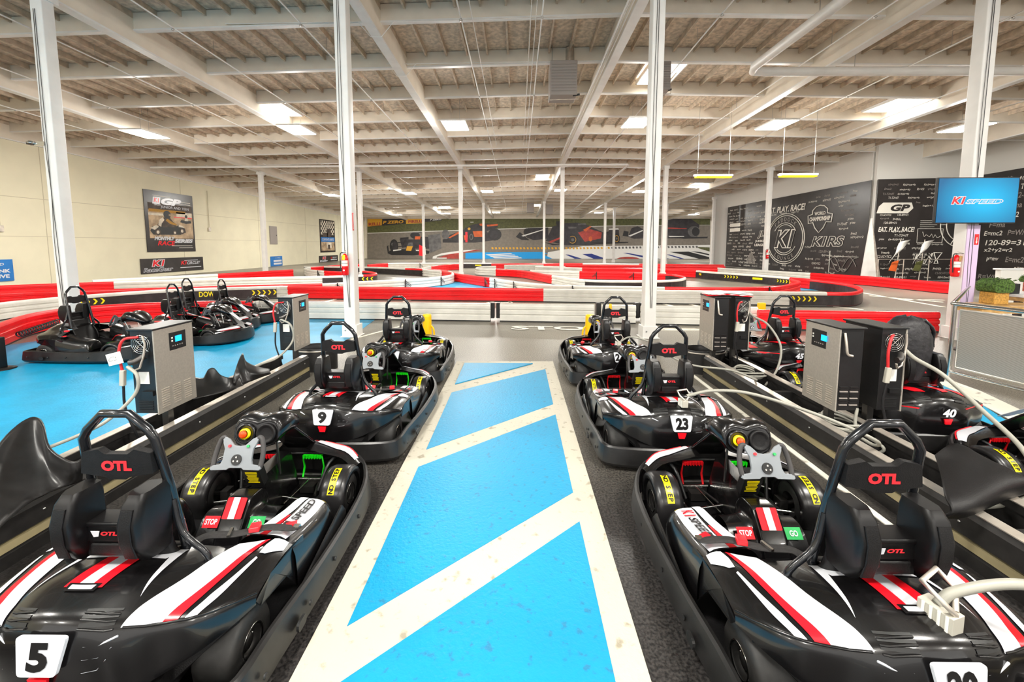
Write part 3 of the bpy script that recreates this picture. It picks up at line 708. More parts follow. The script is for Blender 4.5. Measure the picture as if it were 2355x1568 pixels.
    # --- wheels
    for (x, y, r, wd, nm) in ((-.45, 1.07, .135, .135, 'f'), (.45, 1.07, .135, .135, 'f'), (-.435, 0, .145, .17, 'r'), (.435, 0, .145, .17, 'r')):
        b = MB(); h = wd / 2
        b.lathe([(.062, -h), (.085, -h), (r - .02, -h * .98), (r - .004, -h * .8), (r, -h * .4), (r, h * .4), (r - .004, h * .8), (r - .02, h * .98), (.085, h), (.062, h), (.06, -h)], (x, y, r), 'tyre', 28, 'x', cap=False)
        wh = b.build('wheel', T)
        b = MB(); s_ = 1 if x > 0 else -1
        b.lathe([(.064, h * .9 * s_), (.058, h * .95 * s_), (.054, h * .6 * s_), (.03, h * .5 * s_), (.03, h * .8 * s_), (0, h * .8 * s_)], (x, y, r), 'dark_steel', 20, 'x', cap=False)
        b.lathe([(.070, h * s_), (.066, (h + .004) * s_), (.061, h * s_)], (x, y, r), 'chrome', 24, 'x', cap=False)
        for a in range(5): b.lathe([(.006, 0), (.006, .008 * s_), (0, .008 * s_)], (x + h * .62 * s_, y + .04 * math.cos(a * 1.2566), r + .04 * math.sin(a * 1.2566)), 'chrome', 6, 'x')
        b.build('rim', wh)
        if nm == 'f':
            b = MB(); R = r + .046; hw = wd / 2 + .016; rings = []
            for a in [math.radians(v) for v in range(-28, 220, 12)]:
                ca, sa = math.cos(a), math.sin(a)
                rings.append([Vector((x + ox, y - ca * rr, r + sa * rr)) for ox, rr in ((-hw, R - .045), (-hw * .95, R - .012), (-hw * .6, R), (hw * .6, R), (hw * .95, R - .012), (hw, R - .045), (hw * .9, R - .045), (hw * .5, R - .012), (-hw * .5, R - .012), (-hw * .9, R - .045))])
            b.loft(rings, 'fender_black', caps=True); fd = b.build('wheel_fender', T)
            b = MB(); n = 12; hw2 = .022; a0, a1 = math.radians(28), math.radians(86); vs = []
            for k in range(n + 1):
                a = a0 + (a1 - a0) * k / n
                for ox in (-hw2, hw2): vs.append((x + ox, y - math.cos(a) * (R + .003), r + math.sin(a) * (R + .003)))
            b.add(vs, [(2 * k, 2 * k + 1, 2 * k + 3, 2 * k + 2) for k in range(n)], 'yellow', True)
            chars = 'NO STEP'; flip = x > 0
            for k, ch in enumerate(chars):
                if ch == ' ': continue
                q = (k + .5) / len(chars); a = a0 + (a1 - a0) * (.04 + .92 * q if flip else .96 - .92 * q)
                tang = Vector((0, math.sin(a), math.cos(a))); nn = Vector((0, -math.cos(a), math.sin(a)))
                O = Vector((x, y - math.cos(a) * (R + .006), r + math.sin(a) * (R + .006)))
                xd = tang if flip else -tang; yd = nn.cross(xd)
                b.text(ch, O, xd, yd, .030, 'sticker_black', bold=.04)
            b.build('no_step_sticker', fd)
    # --- seat
    b = MB(); SB = []
    rows = [(.56, .13, .17, .03), (.46, .115, .185, .09), (.30, .10, .19, .13), (.14, .12, .185, .16), (.08, .22, .17, .15), (.05, .36, .165, .11), (.03, .50, .155, .06), (.02, .60, .145, .03)]
    Cs = []
    for y, z, hw, lip in rows:
        back = z > .2; bw = .35 if z > .45 else 1.0
        Cs.append([(-hw - .01, y + (.10 * bw if back else 0), z + (0.02 if back else lip)), (-hw, y + (.05 * bw if back else 0), z + (.01 if back else lip * .55)), (-hw * .6, y, z), (0, y - .005, z - .005), (hw * .6, y, z), (hw, y + (.05 * bw if back else 0), z + (.01 if back else lip * .55)), (hw + .01, y + (.10 * bw if back else 0), z + (.02 if back else lip))])
    Sf = Surf(Cs, list(range(8))); Sf.mesh(b, 'seat_black', 3)
    seat = b.build('seat', T); md = seat.modifiers.new('thick', 'SOLIDIFY'); md.thickness = .014; md.offset = 0
    for sx in (-1, 1):      # rear bolster towers
        b = MB(); sec = []
        for (z, y0, y1, xi, xo) in ((.555, .03, -.055, .105, .165), (.60, .03, -.09, .092, .170), (.65, .03, -.118, .085, .176), (.74, .03, -.122, .085, .180), (.81, .03, -.10, .090, .178), (.842, .03, -.075, .098, .170)):
            sec.append([Vector((sx * xi, y0, z)), Vector((sx * xo, y0 + .02, z)), Vector((sx * xo, y1 + .03, z)), Vector((sx * (xo - .015), y1, z)), Vector((sx * (xi + .012), y1, z)), Vector((sx * xi, y1 + .03, z))])
        b.loft(sec, 'seat_black', smooth=False)
        bo = b.build('bolster', seat, bevel=.008)
        b = MB(); b.loft([[Vector((sx * x_, y_, z_)) for x_, y_ in ((.108, y2), (.155, y2), (.155, y2 - .008), (.108, y2 - .008))] for z_, y2 in ((.60, -.10), (.67, -.118), (.735, -.120), (.80, -.102))], 'kart_matte', smooth=False)
        b.build('pad', bo, bevel=.003)
    b = MB(); b.box((0, -.03, .665), (.19, .05, .07), 'seat_black', Matrix.Rotation(-.06, 3, 'X')); b.box((0, -.015, .705), (.20, .09, .02), 'seat_black'); b.box((0, -.02, .60), (.20, .06, .07), 'seat_black')
    b.box((0, -.055, .603), (.15, .012, .045), 'kart_matte'); cb = b.build('cross_panel', seat, bevel=.006)
    if not plain:
        b = MB(); b.slab([(-.066, -.0615, .682), (-.030, -.0615, .682), (-.036, -.0615, .659), (-.055, -.0615, .657)], .001, 'sticker_white')
        b.text('OTL', (.008, -.063, .672), (1, 0, 0), (0, 0, 1), .017, 'letter_red', bold=.05, shear=.2, width=.066); b.build('badge', cb)
    # --- roll hoop and headrest board
    b = MB(); hp = [(-.178, .11, .46), (-.168, .06, .78), (-.148, .02, 1.03), (-.125, .018, 1.068), (-.055, .015, 1.135), (.055, .015, 1.135), (.125, .018, 1.068), (.148, .02, 1.03), (.168, .06, .78), (.178, .11, .46)]
    b.tube(hp, .0175, 'hoop_black', 10)
    hoop = b.build('roll_hoop', T)
    for sx in (-1, 1):
        b = MB(); b.tube(catmull([(sx * .172, .06, .74), (sx * .21, .05, .60), (sx * .30, .06, .49), (sx * .31, .06, .40)], 4), .0145, 'hoop_black', 8); b.build('strut', hoop)
    b = MB(); bp_ = [(-.142, .84), (.142, .84), (.142, .90), (.140, .975), (.07, .985), (.05, .965), (-.05, .965), (-.07, .985), (-.140, .975), (-.142, .90)]
    if True: bp_ = [(-.150, .888), (-.05, .872), (-.035, .862), (.035, .862), (.05, .872), (.150, .888), (.142, .975), (.075, .99), (.048, .970), (-.048, .970), (-.075, .99), (-.142, .975)]
    b.prism(bp_, 'y', .0, .03, 'kart_matte'); hb = b.build('headrest_board', T, bevel=.004)
    if not plain:
        b = MB(); b.text('OTL', (.0, -.0015, .921), (1, 0, 0), (0, 0, 1), .044, 'letter_red', bold=.06, width=.125); b.build('lettering', hb)
    # --- tank / footrest moulding with stickers
    b = MB(); prf = [(.555, .09), (.59, .17), (.645, .245), (.705, .315), (.76, .325), (.85, .30), (.90, .14)]
    low = [(.57, .08), (.60, .13), (.645, .185), (.70, .235), (.76, .245), (.83, .22), (.88, .10)]
    tk = [[(-.21, y, z - .02) for y, z in low], [(-.085, y, z) for y, z in low], [(-.07, y, z - .01) for y, z in prf], [(-.06, y, z) for y, z in prf], [(.06, y, z) for y, z in prf], [(.07, y, z - .01) for y, z in prf], [(.085, y, z) for y, z in low], [(.21, y, z - .02) for y, z in low]]
    Tk = Surf(tk, [-.21, -.085, -.07, -.06, .06, .07, .085, .21]); Tk.mesh(b, 'kart_black', 3); b.box((0, 1.06, .22), (.12, .42, .28), 'kart_black', taper=.7); tank = b.build('tank_cover', T)
    b = MB(); yd = Vector((0, .65, .76)).normalized(); xd = Vector((1, 0, 0)); nd = xd.cross(yd); c0 = Vector((0, .672, .287)) + nd * .008
    b.slab([c0 + xd * p[0] + yd * p[1] for p in reversed(rnd([(-.056, -.056), (.056, -.056), (.056, .056), (-.056, .056)], .008))], -.003, 'sticker_red'); b.slab([c0 + nd * .005 + xd * p[0] + yd * p[1] for p in ((-.019, -.056), (.019, -.056), (.019, .056), (-.019, .056))], .001, 'sticker_grey'); b.build('square_sticker', tank, label='red sticker with grey middle bar')
    for sx, tx, mm in ((-1, 'STOP', 'sticker_red'), (1, 'GO', 'green_sticker')):
        b = MB(); c0 = Tk.P(sx * .135, 2.5) + nd * .022
        b.slab([c0 + xd * p[0] + yd * p[1] for p in ((-.045, -.03), (.045, -.03), (.045, .03), (-.045, .03))], .002, mm); b.text(tx, c0 + nd * .003, xd, yd, .03, 'sticker_white', bold=.03, width=.07 if sx < 0 else .045); b.build('pedal_sticker', tank)
    # --- steering
    b = MB(); b.tube([(0, .74, .55), (0, 1.02, .28)], .014, 'dark_steel', 8); b.box((0, .86, .40), (.11, .05, .17), 'black_paint', Matrix.Rotation(.35, 3, 'X')); b.tube([(0, 1.02, .28), (0, 1.1, .12)], .01, 'chrome', 7); col = b.build('steering_column', T)
    b = MB(); R_ = Matrix.Rotation(.35, 3, 'X'); n0 = R_ @ Vector((0, -1, 0)); u0 = R_ @ Vector((0, 0, 1)); c0 = Vector((0, .86, .40)) + n0 * .026
    b.slab([c0 + Vector((sx * .036, 0, 0)) + u0 * sz for sx, sz in ((-1, .03), (1, .03), (1, .022), (-1, .022))], .001, 'yellow')
    for q in range(7): b.slab([c0 + Vector((sx * (.036 - .004 * (q % 3)), 0, 0)) + u0 * (.016 - q * .012 + sz) for sx, sz in ((-1, .003), (1, .003), (1, -.003), (-1, -.003))], .001, 'yellow')
    b.build('warning_label', col)
    SW = Vector((0, .735, .585)); yd = Vector((0, .42, .907)).normalized(); xd = Vector((1, 0, 0)); nd = xd.cross(yd)
    half = [(0, .045), (.035, .05), (.07, .085), (.098, .098), (.108, .088), (.10, .06), (.085, .03), (.085, -.03), (.095, -.055), (.145, -.062), (.15, -.08), (.14, -.088), (.05, -.085), (.035, -.075), (0, -.075)]
    pl = half + [(-x, y) for x, y in reversed(half[1:-1])]
    b = MB(); b.slab([SW + xd * x + yd * y for x, y in reversed(pl)], -.016, 'wheel_grey'); sw = b.build('steering_wheel', T, bevel=.003)
    for sx in (-1, 1):
        b = MB(); b.tube(catmull([SW + xd * sx * x + yd * y + nd * z for x, y, z in ((.095, .094, .006), (.120, .086, .004), (.137, .03, 0), (.142, -.03, 0), (.138, -.078, .004))], 4), [.010] + [.014] * 15 + [.010], 'grip', 9); b.build('grip', sw)
        b = MB(); p = SW + xd * sx * .055 + yd * .045; b.tube([p, p + nd * .024], .0085, 'green_sticker' if sx > 0 else 'sticker_red', 10); b.build('button', sw)
    b = MB(); b.tube([SW + yd * -.03, SW + yd * -.03 + nd * .022], .03, 'black_paint', 16)
    for a in (0, 2.1, 4.2): p = SW + yd * -.03 + xd * .014 * math.cos(a + 1.57) + yd * .014 * math.sin(a + 1.57); b.tube([p, p + nd * .026], .0055, 'chrome', 7)
    b.build('hub', sw)
    # --- dash pod and nose
    b = MB(); dr = []
    fig8 = [(.0, .052), (.04, .066), (.075, .072), (.115, .062), (.138, .03), (.138, -.02), (.118, -.055), (.075, -.068), (.04, -.060), (0, -.045)]
    fig8 = fig8 + [(-x, z) for x, z in reversed(fig8[1:-1])]
    for (yy, zz, kx, kz) in ((.905, .632, .95, 1.0), (.90, .632, 1.0, 1.1), (.93, .645, 1.08, 1.22), (1.02, .655, 1.22, 1.0), (1.11, .625, 1.2, .75), (1.18, .585, .9, .45), (1.22, .56, .5, .2)):
        dr.append([Vector((x * kx, yy + z * kz * .25, zz + z * kz)) for x, z in fig8])
    b.loft(dr, body); dash = b.build('dash_pod', T)
    b = MB(); b.slab([(-.10, 1.12, .585), (.10, 1.12, .585), (.13, 1.47, .25), (-.13, 1.47, .25)], -.02, body); b.build('nose_panel', T, bevel=.006)
    b = MB()
    b.slab([(.10, .99, .716), (.02, 1.02, .717), (.075, 1.10, .66)], .003, s1); b.slab([(-.10, .99, .716), (-.075, 1.10, .66), (-.02, 1.02, .717)], .003, s1)
    if red: b.slab([(-.06, 1.12, .65), (.06, 1.12, .65), (.045, 1.42, .42), (-.045, 1.42, .42)], .004, 'sticker_white')
    b.build('sticker', dash)
    ydd = Vector((0, .25, .97)).normalized(); ndd = Vector((0, -.97, .25)).normalized()
    for sx in (-1, 1):
        c = Vector((sx * .064, .900, .634)); ring = []
        b = MB()
        rr = [[c + (Vector((1, 0, 0)) * math.cos(a) + ydd * math.sin(a)) * r + ndd * h for a in [2 * math.pi * k / 20 for k in range(20)]] for r, h in ((.062, .0), (.060, .012), (.052, .012), (.042, .004), (.034, .002), (0.001, .002))]
        b.loft(rr, 'kart_matte' if sx > 0 else 'kart_black', caps=False); ga = b.build('gauge', dash)
        if sx < 0:
            b = MB(); b.loft([[c + (Vector((1, 0, 0)) * math.cos(a) + ydd * math.sin(a)) * r + ndd * h for a in [2 * math.pi * k / 20 for k in range(20)]] for r, h in ((.033, .004), (.033, .02), (.024, .022))], 'yellow', caps=False)
            b.loft([[c + (Vector((1, 0, 0)) * math.cos(a) + ydd * math.sin(a)) * r + ndd * h for a in [2 * math.pi * k / 20 for k in range(20)]] for r, h in ((.018, .02), (.018, .026), (.023, .028), (.024, .036), (.016, .042), (.001, .043))], 'kill_red', caps=False); b.build('kill_button', dash, label='red button in a yellow ring')
    for sx in (-1, 1):
        b = MB(); b.tube([(sx * .11, .93, .58), (sx * .07, 1.02, .30)], .007, 'steel', 6); b.build('support_rod', T)
        # front corner fairing
        fr = [[(sx * .10, 1.30, .33), (sx * .10, 1.42, .33), (sx * .10, 1.50, .30), (sx * .10, 1.545, .24)], [(sx * .24, 1.27, .31), (sx * .24, 1.38, .315), (sx * .24, 1.46, .29), (sx * .24, 1.52, .24)], [(sx * .40, 1.22, .30), (sx * .40, 1.30, .31), (sx * .40, 1.38, .29), (sx * .40, 1.42, .24)], [(sx * .52, 1.12, .27), (sx * .53, 1.18, .28), (sx * .54, 1.22, .27), (sx * .55, 1.25, .22)]]
        if sx > 0: fr = fr
        Ff = Surf(fr, [0, 1, 2, 3]); b = MB(); Ff.mesh(b, body, 3); ff = b.build('front_fairing', T)
        if not plain:
            b = MB(); vs = []; n = 10
            for i in range(n + 1):
                q = .35 + 2.3 * i / n
                for v in (1.05, 1.5, 2.0): u = q; p = crs(Ff.C, u, v + (.25 * (1 - abs(q - 1.5) / 1.5)) * (-1 if v < 1.2 else 0)); vs.append(p + Vector((0, -.001, .004)))
            b.add(vs, [(i * 3 + k, i * 3 + k + 1, i * 3 + k + 4, i * 3 + k + 3) for i in range(n) for k in range(2)], 'sticker_white', True)
            b.tube([crs(Ff.C, .5 + .2 * i, 2.15) + Vector((0, 0, .004)) for i in range(11)], .005, 'sticker_red', 5); b.build('sticker', ff)
    # --- pedals
    for sx, mm in ((-1, 'red_metal'), (1, 'green_metal')):
        b = MB(); x0 = sx * .155
        b.tube([(x0 - .07, 1.27, .12), (x0 - .072, 1.31, .19), (x0 - .07, 1.29, .275), (x0 + .07, 1.29, .275), (x0 + .072, 1.31, .19), (x0 + .07, 1.27, .12)], .008, mm, 8)
        b.box((x0, 1.29, .278), (.14, .02, .022), mm)
        for q in range(7): b.box((x0 - .06 + .02 * q, 1.283, .278), (.006, .02, .028), mm)
        pdl = b.build('pedal', T)
        b = MB(); b.box((x0, 1.27, .105), (.17, .05, .03), 'dark_steel'); b.tube([(x0 - .09, 1.25, .13), (x0 + .09, 1.25, .13)], .011, 'chrome', 8); b.tube([(x0, 1.26, .13), (x0 * .6, 1.0, .10)], .006, 'chrome', 6); b.tube([(x0 + .05, 1.26, .1), (x0 + .1, 1.1, .10)], .009, 'dark_steel', 6); b.box((x0, 1.22, .085), (.10, .07, .05), 'dark_steel'); b.build('bracket', pdl)
    # --- belt
    b = MB(); s_ = -1 if (number in ('20', '23', '2')) else 1
    pts = catmull([(s_ * .10, .02, .58), (s_ * .16, .14, .48), (s_ * .20, .20, .47), (s_ * .32, .22, .465), (s_ * .43, .28, .455), (s_ * .535, .31, .43), (s_ * .53, .35, .405), (s_ * .46, .36, .415)], 5)
    rings = []
    for i, p in enumerate(pts):
        a = pts[max(0, i - 1)]; c = pts[min(len(pts) - 1, i + 1)]; t = (c - a).normalized(); sd = t.cross(Vector((0, 0, 1))).normalized() * .023; u = sd.cross(t).normalized() * .002
        rings.append([p - sd - u, p + sd - u, p + sd + u, p - sd + u])
    b.loft(rings, 'belt', smooth=True); bl = b.build('seat_belt', T)
    p = pts[18]; b = MB(); b.box(p + Vector((0, 0, .012)), (.045, .05, .024), 'sticker_red', Matrix.Rotation(s_ * .3, 3, 'Z')); b.build('buckle', bl, bevel=.004, label='red buckle')
    b = MB(); q = pts[14]; b.box(q + Vector((0, 0, .01)), (.012, .06, .012), 'chrome', Matrix.Rotation(.3, 3, 'Z')); b.box(pts[-4] + Vector((0, 0, .01)), (.05, .03, .012), 'sticker_red', Matrix.Rotation(.5, 3, 'Z')); b.box(pts[-8] + Vector((0, 0, .008)), (.03, .03, .01), 'chrome'); b.build('latch', bl)
    return T
karts = [
    ('white', '5', 'black kart number 5 with white and red stripes, nearest on the left', (-1.64, 1.585), .012, 0),
    ('white', '9', 'black kart number 9 with white and red stripes, second on the left', (-1.585, 3.56), -.03, 0),
    ('white', '6', 'black kart number 6, farthest in the left row by the yellow post', (-1.60, 5.43), 0.05, .012),
    ('white', '20', 'black kart with white stripes and a grey plug on it, nearest on the right', (1.42, 1.555), .01, 0),
    ('white', '23', 'black kart number 23 with white and red stripes, second on the right', (1.30, 3.50), .0, 0),
    ('white', '2', 'black kart with a number starting 2, farthest in the right row', (1.30, 5.44), .0, -.04)]
for sc, nb, lb, (kx, ky), rz, dx in karts:
    T = make_kart(sc, nb, lb, None, dx); T.location = (kx, ky, 0); T.rotation_euler = (0, 0, rz)
for sc, nb, lb, (kx, ky), rz, sc3 in [
    ('red', '40', 'red and black kart number 40 right of the near right chargers', (3.68, 3.81), -.03, None),
    ('red', '45', 'red and black kart number 45 behind the right chargers', (3.62, 5.62), .03, None),
    ('red', '41', 'red and black kart at the right edge showing its STOP pedal sticker', (4.00, 1.96), 0, None),
    ('plain', '', 'plain black kart with tall hoop, side on, leftmost on the blue floor', (-7.36, 6.66), -1.571, None),
    ('red', '', 'kart half hidden behind the near left charger, black seat visible', (-6.62, 7.72), -1.6, (.82, .95, .95)),
    ('red', '', 'kart with red and white nose facing right on the blue floor', (-7.15, 8.72), -1.6, (.82, .97, .97)),
    ('red', '', 'farthest parked kart on the blue floor by the red barrier end', (-7.12, 9.72), -1.6, (.75, .95, .88))]:
    T = make_kart(sc, nb, lb); T.location = (kx, ky, 0); T.rotation_euler = (0, 0, rz)
    if sc3: T.scale = sc3
# ================================================================== CHARGING RAILS
def rail(label, x_in, x_out, y0, y1, sgn, zt=.30):
    T = thing('charging_rail', label, 'rail', (0, 0, 0))
    for nm, x, face in (('near_beam', x_in, sgn), ('far_beam', x_out, -sgn)):
        b = MB(); s = face     # s points outwards
        prof = [(x, 0), (x + s * .05, 0), (x + s * .05, .075), (x + s * .012, .095), (x + s * .012, .135), (x + s * .045, .155), (x + s * .045, zt - .03), (x + s * .02, zt), (x - s * .05, zt), (x - s * .05, zt - .05), (x - s * .03, zt - .05), (x - s * .03, 0)]
        n = len(prof); vs = [(p[0], y, p[1]) for y in (y0, y1) for p in prof]
        b.add(vs, [tuple(range(n)), tuple(range(2 * n - 1, n - 1, -1))] + [(i, (i + 1) % n, n + (i + 1) % n, n + i) for i in range(n)], 'rail_black')
        bm_ = b.build(nm, T)
        b = MB(); b.box((x - s * .012, (y0 + y1) / 2, zt + .003), (.075, y1 - y0, .006), 'alu'); b.build('top_strip', bm_)
        b = MB(); b.box((x + s * .030, (y0 + y1) / 2, .114), (.030, y1 - y0, .046), 'strip_tan'); b.build('side_strip', bm_)
        b = MB()
        y = y0 + .35
        while y < y1: b.lathe([(.008, 0), (.006, s * .005), (0, s * .006)], (x + s * .045, y, .22), 'steel', 7, 'x'); y += .62
        b.build('screws', bm_, kind='stuff')
    b = MB(); b.box(((x_in + x_out) / 2, (y0 + y1) / 2, .02), (abs(x_out - x_in), y1 - y0, .04), 'rail_black')
    y = y0 + .5
    while y < y1 - .2: b.box(((x_in + x_out) / 2, y, .15), (abs(x_out - x_in) - .02, .05, .2), 'rail_black'); y += 1.1
    b.build('trough', T)
    return T
rail('black charging rail with pale top edges along the left of kart 5', -2.93, -3.30, -.5, 5.55, 1)
rail('black charging rail with pale top edges between the two rows on the right', 2.62, 3.00, -.5, 5.65, -1)
for sx, x, lb in ((-1, -2.98, 'black oval tub at the far end of the left charging rail'), (1, 2.70, 'black oval tub at the far end of the right charging rail')):
    T = thing('oval_tub', lb, 'tub', (x, 5.95, 0)); b = MB(); rings = []
    for r, z in ((1, .0), (1.02, .30), (1.0, .33), (.93, .33), (.90, .25), (.88, .05)): rings.append([Vector((.30 * r * math.cos(a), .22 * r * math.sin(a), z)) for a in [2 * math.pi * k / 28 for k in range(28)]])
    b.loft(rings, 'rail_black'); b.build('body', T)
    b = MB(); b.tube([Vector((.302 * math.cos(a), .222 * math.sin(a), .30)) for a in [2 * math.pi * k / 28 for k in range(28)]], .012, 'alu', 6, closed=True); b.build('rim', T)
def coil(x, y, z, lb, r=.13, n=4):
    b = MB(); pts = []
    for k in range(n * 20):
        a = 2 * math.pi * k / 20; rr = r * (1 + .12 * math.sin(a * .37 + x)); pts.append((x + rr * math.cos(a), y + rr * 1.25 * math.sin(a), z + .012 * k / 20 + .03 * math.sin(a) ** 2 * (k % 40 > 20)))
    b.tube(pts, .0105, 'hose_grey', 7); return tag(b.build('cable_coil'), lb, 'cable')
coil(-3.12, 3.5, .05, 'grey cable coiled in the left rail under the nearer charger'); coil(-3.12, 5.2, .05, 'grey cable coiled in the left rail under the far charger')
coil(2.82, 3.52, .26, 'grey cable coiled over the right rail under the nearer chargers', .15); coil(2.83, 5.0, .24, 'grey cable coiled over the right rail under the far chargers', .16)
# ------------------------------------------------------------------ chargers
def charger(x, y, face, label, lab_group=None, fan=True, paper=True, zb=.44, h=.69, w=.19, d=.39, service=True):
    """face = +1 / -1 : side (x) the silver panel looks to; the service end looks to the camera (-y)"""
    T = thing('battery_charger', label, 'charger', (x, y, 0)); f = face; xf = f * w / 2
    b = MB(); b.box((0, 0, zb + h / 2), (w, d, h), 'black_paint'); cab = b.build('cabinet', T, bevel=.004)
    b = MB(); b.box((xf + f * .004, 0, zb + h / 2 - .005), (.012, d + .012, h + .01), 'silver_paint'); fr = b.build('front_panel', T, bevel=.003)
    b = MB()
    for c in range(3 if d > .3 else 2):
        for r_ in range(9 if c != 3 else 1):
            yy = -d / 2 + .07 + c * .115; zz = zb + .035 + r_ * .019
            b.box((xf + f * .012, yy, zz), (.006, .075, .007), 'label_white' if False else 'alu')
    b.build('vent_slots', fr)
    b = MB(); b.box((xf + f * .012, .03, zb + h - .125), (.006, .17, .15), 'black_paint'); cp = b.build('control_panel', fr, bevel=.002)
    b = MB(); b.box((xf + f * .016, .035 * f + .0, zb + h - .11), (.004, .065, .05), 'lcd_blue'); b.build('display', cp)
    b = MB()
    for q in range(2): b.box((xf + f * .016, (-.03 if f > 0 else .095) + 0.0, zb + h - .095 - q * .025), (.003, .014, .014), 'label_white')
    for q in range(5): b.box((xf + f * .016, -.025 + q * .024, zb + h - .165), (.003, .010, .008), 'heater_grey')
    b.build('buttons', cp)
    b = MB(); b.box((0, 0, zb + h + .008), (w + .03, d + .03, .016), 'black_paint'); b.build('lid', T, bevel=.004)
    b = MB(); b.box((0, 0, zb / 2 + .02), (.055, .055, zb + .03), 'dark_steel'); b.box((0, 0, .035), (.12, .12, .012), 'dark_steel'); b.build('post', T)
    yn = -d / 2
    if not service:
        b = MB()
        for c in (-1, 1):
            for q in range(9): b.box((c * .042, yn - .004, zb + .05 + q * .019), (.065, .008, .009), 'heater_grey' if q % 3 == 0 else 'guard_black')
        b.build('side_louvres', T); return T
    if fan:
        b = MB()
        for r_ in (.03, .045, .06, .075): b.tube([Vector((r_ * math.cos(a), yn - .012, zb + h - .11 + r_ * math.sin(a))) for a in [2 * math.pi * k / 24 for k in range(24)]], .0022, 'chrome', 5, closed=True)
        for a in range(4): b.tube([Vector((0, yn - .014, zb + h - .11)), Vector((.085 * math.cos(a * 1.571 + .785), yn - .010, zb + h - .11 + .085 * math.sin(a * 1.571 + .785)))], .0035, 'chrome', 5)
        b.lathe([(.07, yn - .004), (.07, yn - .001), (.0, yn - .001)], (0, 0, zb + h - .11), 'rail_dark', 20, 'y'); 
        for a in range(7): b.box((.04 * math.cos(a * .9), yn - .006, zb + h - .11 + .04 * math.sin(a * .9)), (.05, .004, .018), 'rail_dark', Matrix.Rotation(-a * .9 - .3, 3, 'Y'))
        b.build('fan_guard', T)
    b = MB(); b.box((0, yn - .003, zb + .30), (.085, .004, .10), 'label_white'); b.build('rating_label', T)
    b = MB()
    for q in range(6): b.box((-.0, yn - .003, zb + .03 + q * .014), (.12, .006, .006), 'rail_dark')
    b.box((.03 * f, yn - .008, zb + .17), (.09, .02, .04), 'black_paint'); b.build('socket_panel', T)
    # hanging plug with red lead
    x1 = -f * .075
    b = MB(); b.tube(catmull([(x1 * .2, yn - .01, zb + h - .05), (x1 * 1.1, yn - .07, zb + h - .06), (x1 * 1.5, yn - .085, zb + h - .17), (x1 * 1.35, yn - .08, zb + h - .30)], 6), .0105, 'cable_red', 8); b.build('red_lead', T)
    b = MB(); b.box((x1 * 1.35, yn - .08, zb + h - .365), (.038, .03, .13), 'connector', Matrix.Rotation(.1 * f, 3, 'Y')); b.build('connector', T, bevel=.006)
    b = MB(); b.tube(catmull([(x1 * 1.35, yn - .08, zb + h - .43), (x1 * 1.5, yn - .07, zb + .08), (x1 * .9, yn - .06, zb - .10), (x1 * .9, yn + .02, .12)], 6), .0095, 'cable_black', 8); b.build('black_lead', T)
    # holstered main plug and hose
    x2 = f * .06
    b = MB(); b.tube(catmull([(x2 * .7, yn - .03, zb + h - .20), (0, yn - .07, zb + h - .235), (-x2 * .6, yn - .08, zb + h - .24)], 4), .024, 'dark_steel', 10)
    b.tube([(x2 * .9, yn - .05, zb + h - .03), (x2 * 1.1, yn - .045, zb + h - .10), (x2 * .9, yn - .05, zb + h - .19), (x2 * .4, yn - .06, zb + h - .29), (-x2 * .3, yn - .07, zb + h - .31), (-x2 * .6, yn - .08, zb + h - .27)], .008, 'alu', 7); b.build('plug_handle', T)
    return T
charger(-3.05, 3.43, 1, 'silver and black charger with a paper tag, nearer on the left rail')
charger(-3.03, 5.48, 1, 'silver and black charger, farther on the left rail beside the white barrier')
charger(2.765, 3.61, -1, 'silver faced charger on the right rail, nearer one with its panel toward the walkway', service=False)
charger(3.12, 3.63, 1, 'black sided charger with red lead, back to back with the nearer right charger')
charger(2.68, 5.62, -1, 'silver faced charger on the right rail under the paper stack', service=False)
charger(2.96, 5.64, 1, 'black sided charger with red lead, back to back with the far right charger')
# paper tag hung on charger 1, papers on the far right charger
b = MB(); b.box((-3.19, 3.14, .925), (.15, .008, .095), 'label_white', Matrix.Rotation(-.25, 3, 'Y') @ Matrix.Rotation(-.2, 3, 'Z')); b.text('CS', (-3.19, 3.134, .928), (1, 0, .25), (-.2, 0, 1), .035, 'heater_grey', shear=.5, width=.09, lift=.003)
tag(b.build('paper_tag'), 'white paper tag hanging on the nearer left charger plug', 'tag')
T = thing('paper_stack', 'curled red and white papers lying on the far right charger', 'papers', (2.82, 5.6, 1.147)); 
for k in range(4):
    b = MB(); n = 8; vs = []
    for i in range(n + 1):
        for j in (0, 1): u = i / n; vs.append(((u - .5) * .56, (j - .5) * .33 + .02 * k, .004 + .007 * k + .02 * abs(math.sin(3.3 * u + k)) ** 2))
    b.add(vs, [(2 * i, 2 * i + 1, 2 * i + 3, 2 * i + 2) for i in range(n)], 'sticker_red' if k == 0 else 'flyer', True); s_ = b.build('sheet', T); s_.rotation_euler = (0, 0, .12 * k - .2); md = s_.modifiers.new('t', 'SOLIDIFY'); md.thickness = .003
# side handles (white curved hooks) on the dark sides of the right chargers
for x, y, lb in ((2.70, 3.40, 'pale curved hook on the dark side of the nearer right charger'), (2.62, 5.40, 'pale curved hook on the dark side of the far right charger')):
    b = MB(); b.tube(catmull([(x, y + .01, 1.10), (x, y - .015, 1.0), (x + .01, y - .02, .93), (x + .05, y - .02, .915)], 5), .010, 'alu', 8); tag(b.build('cable_hook'), lb, 'hook')
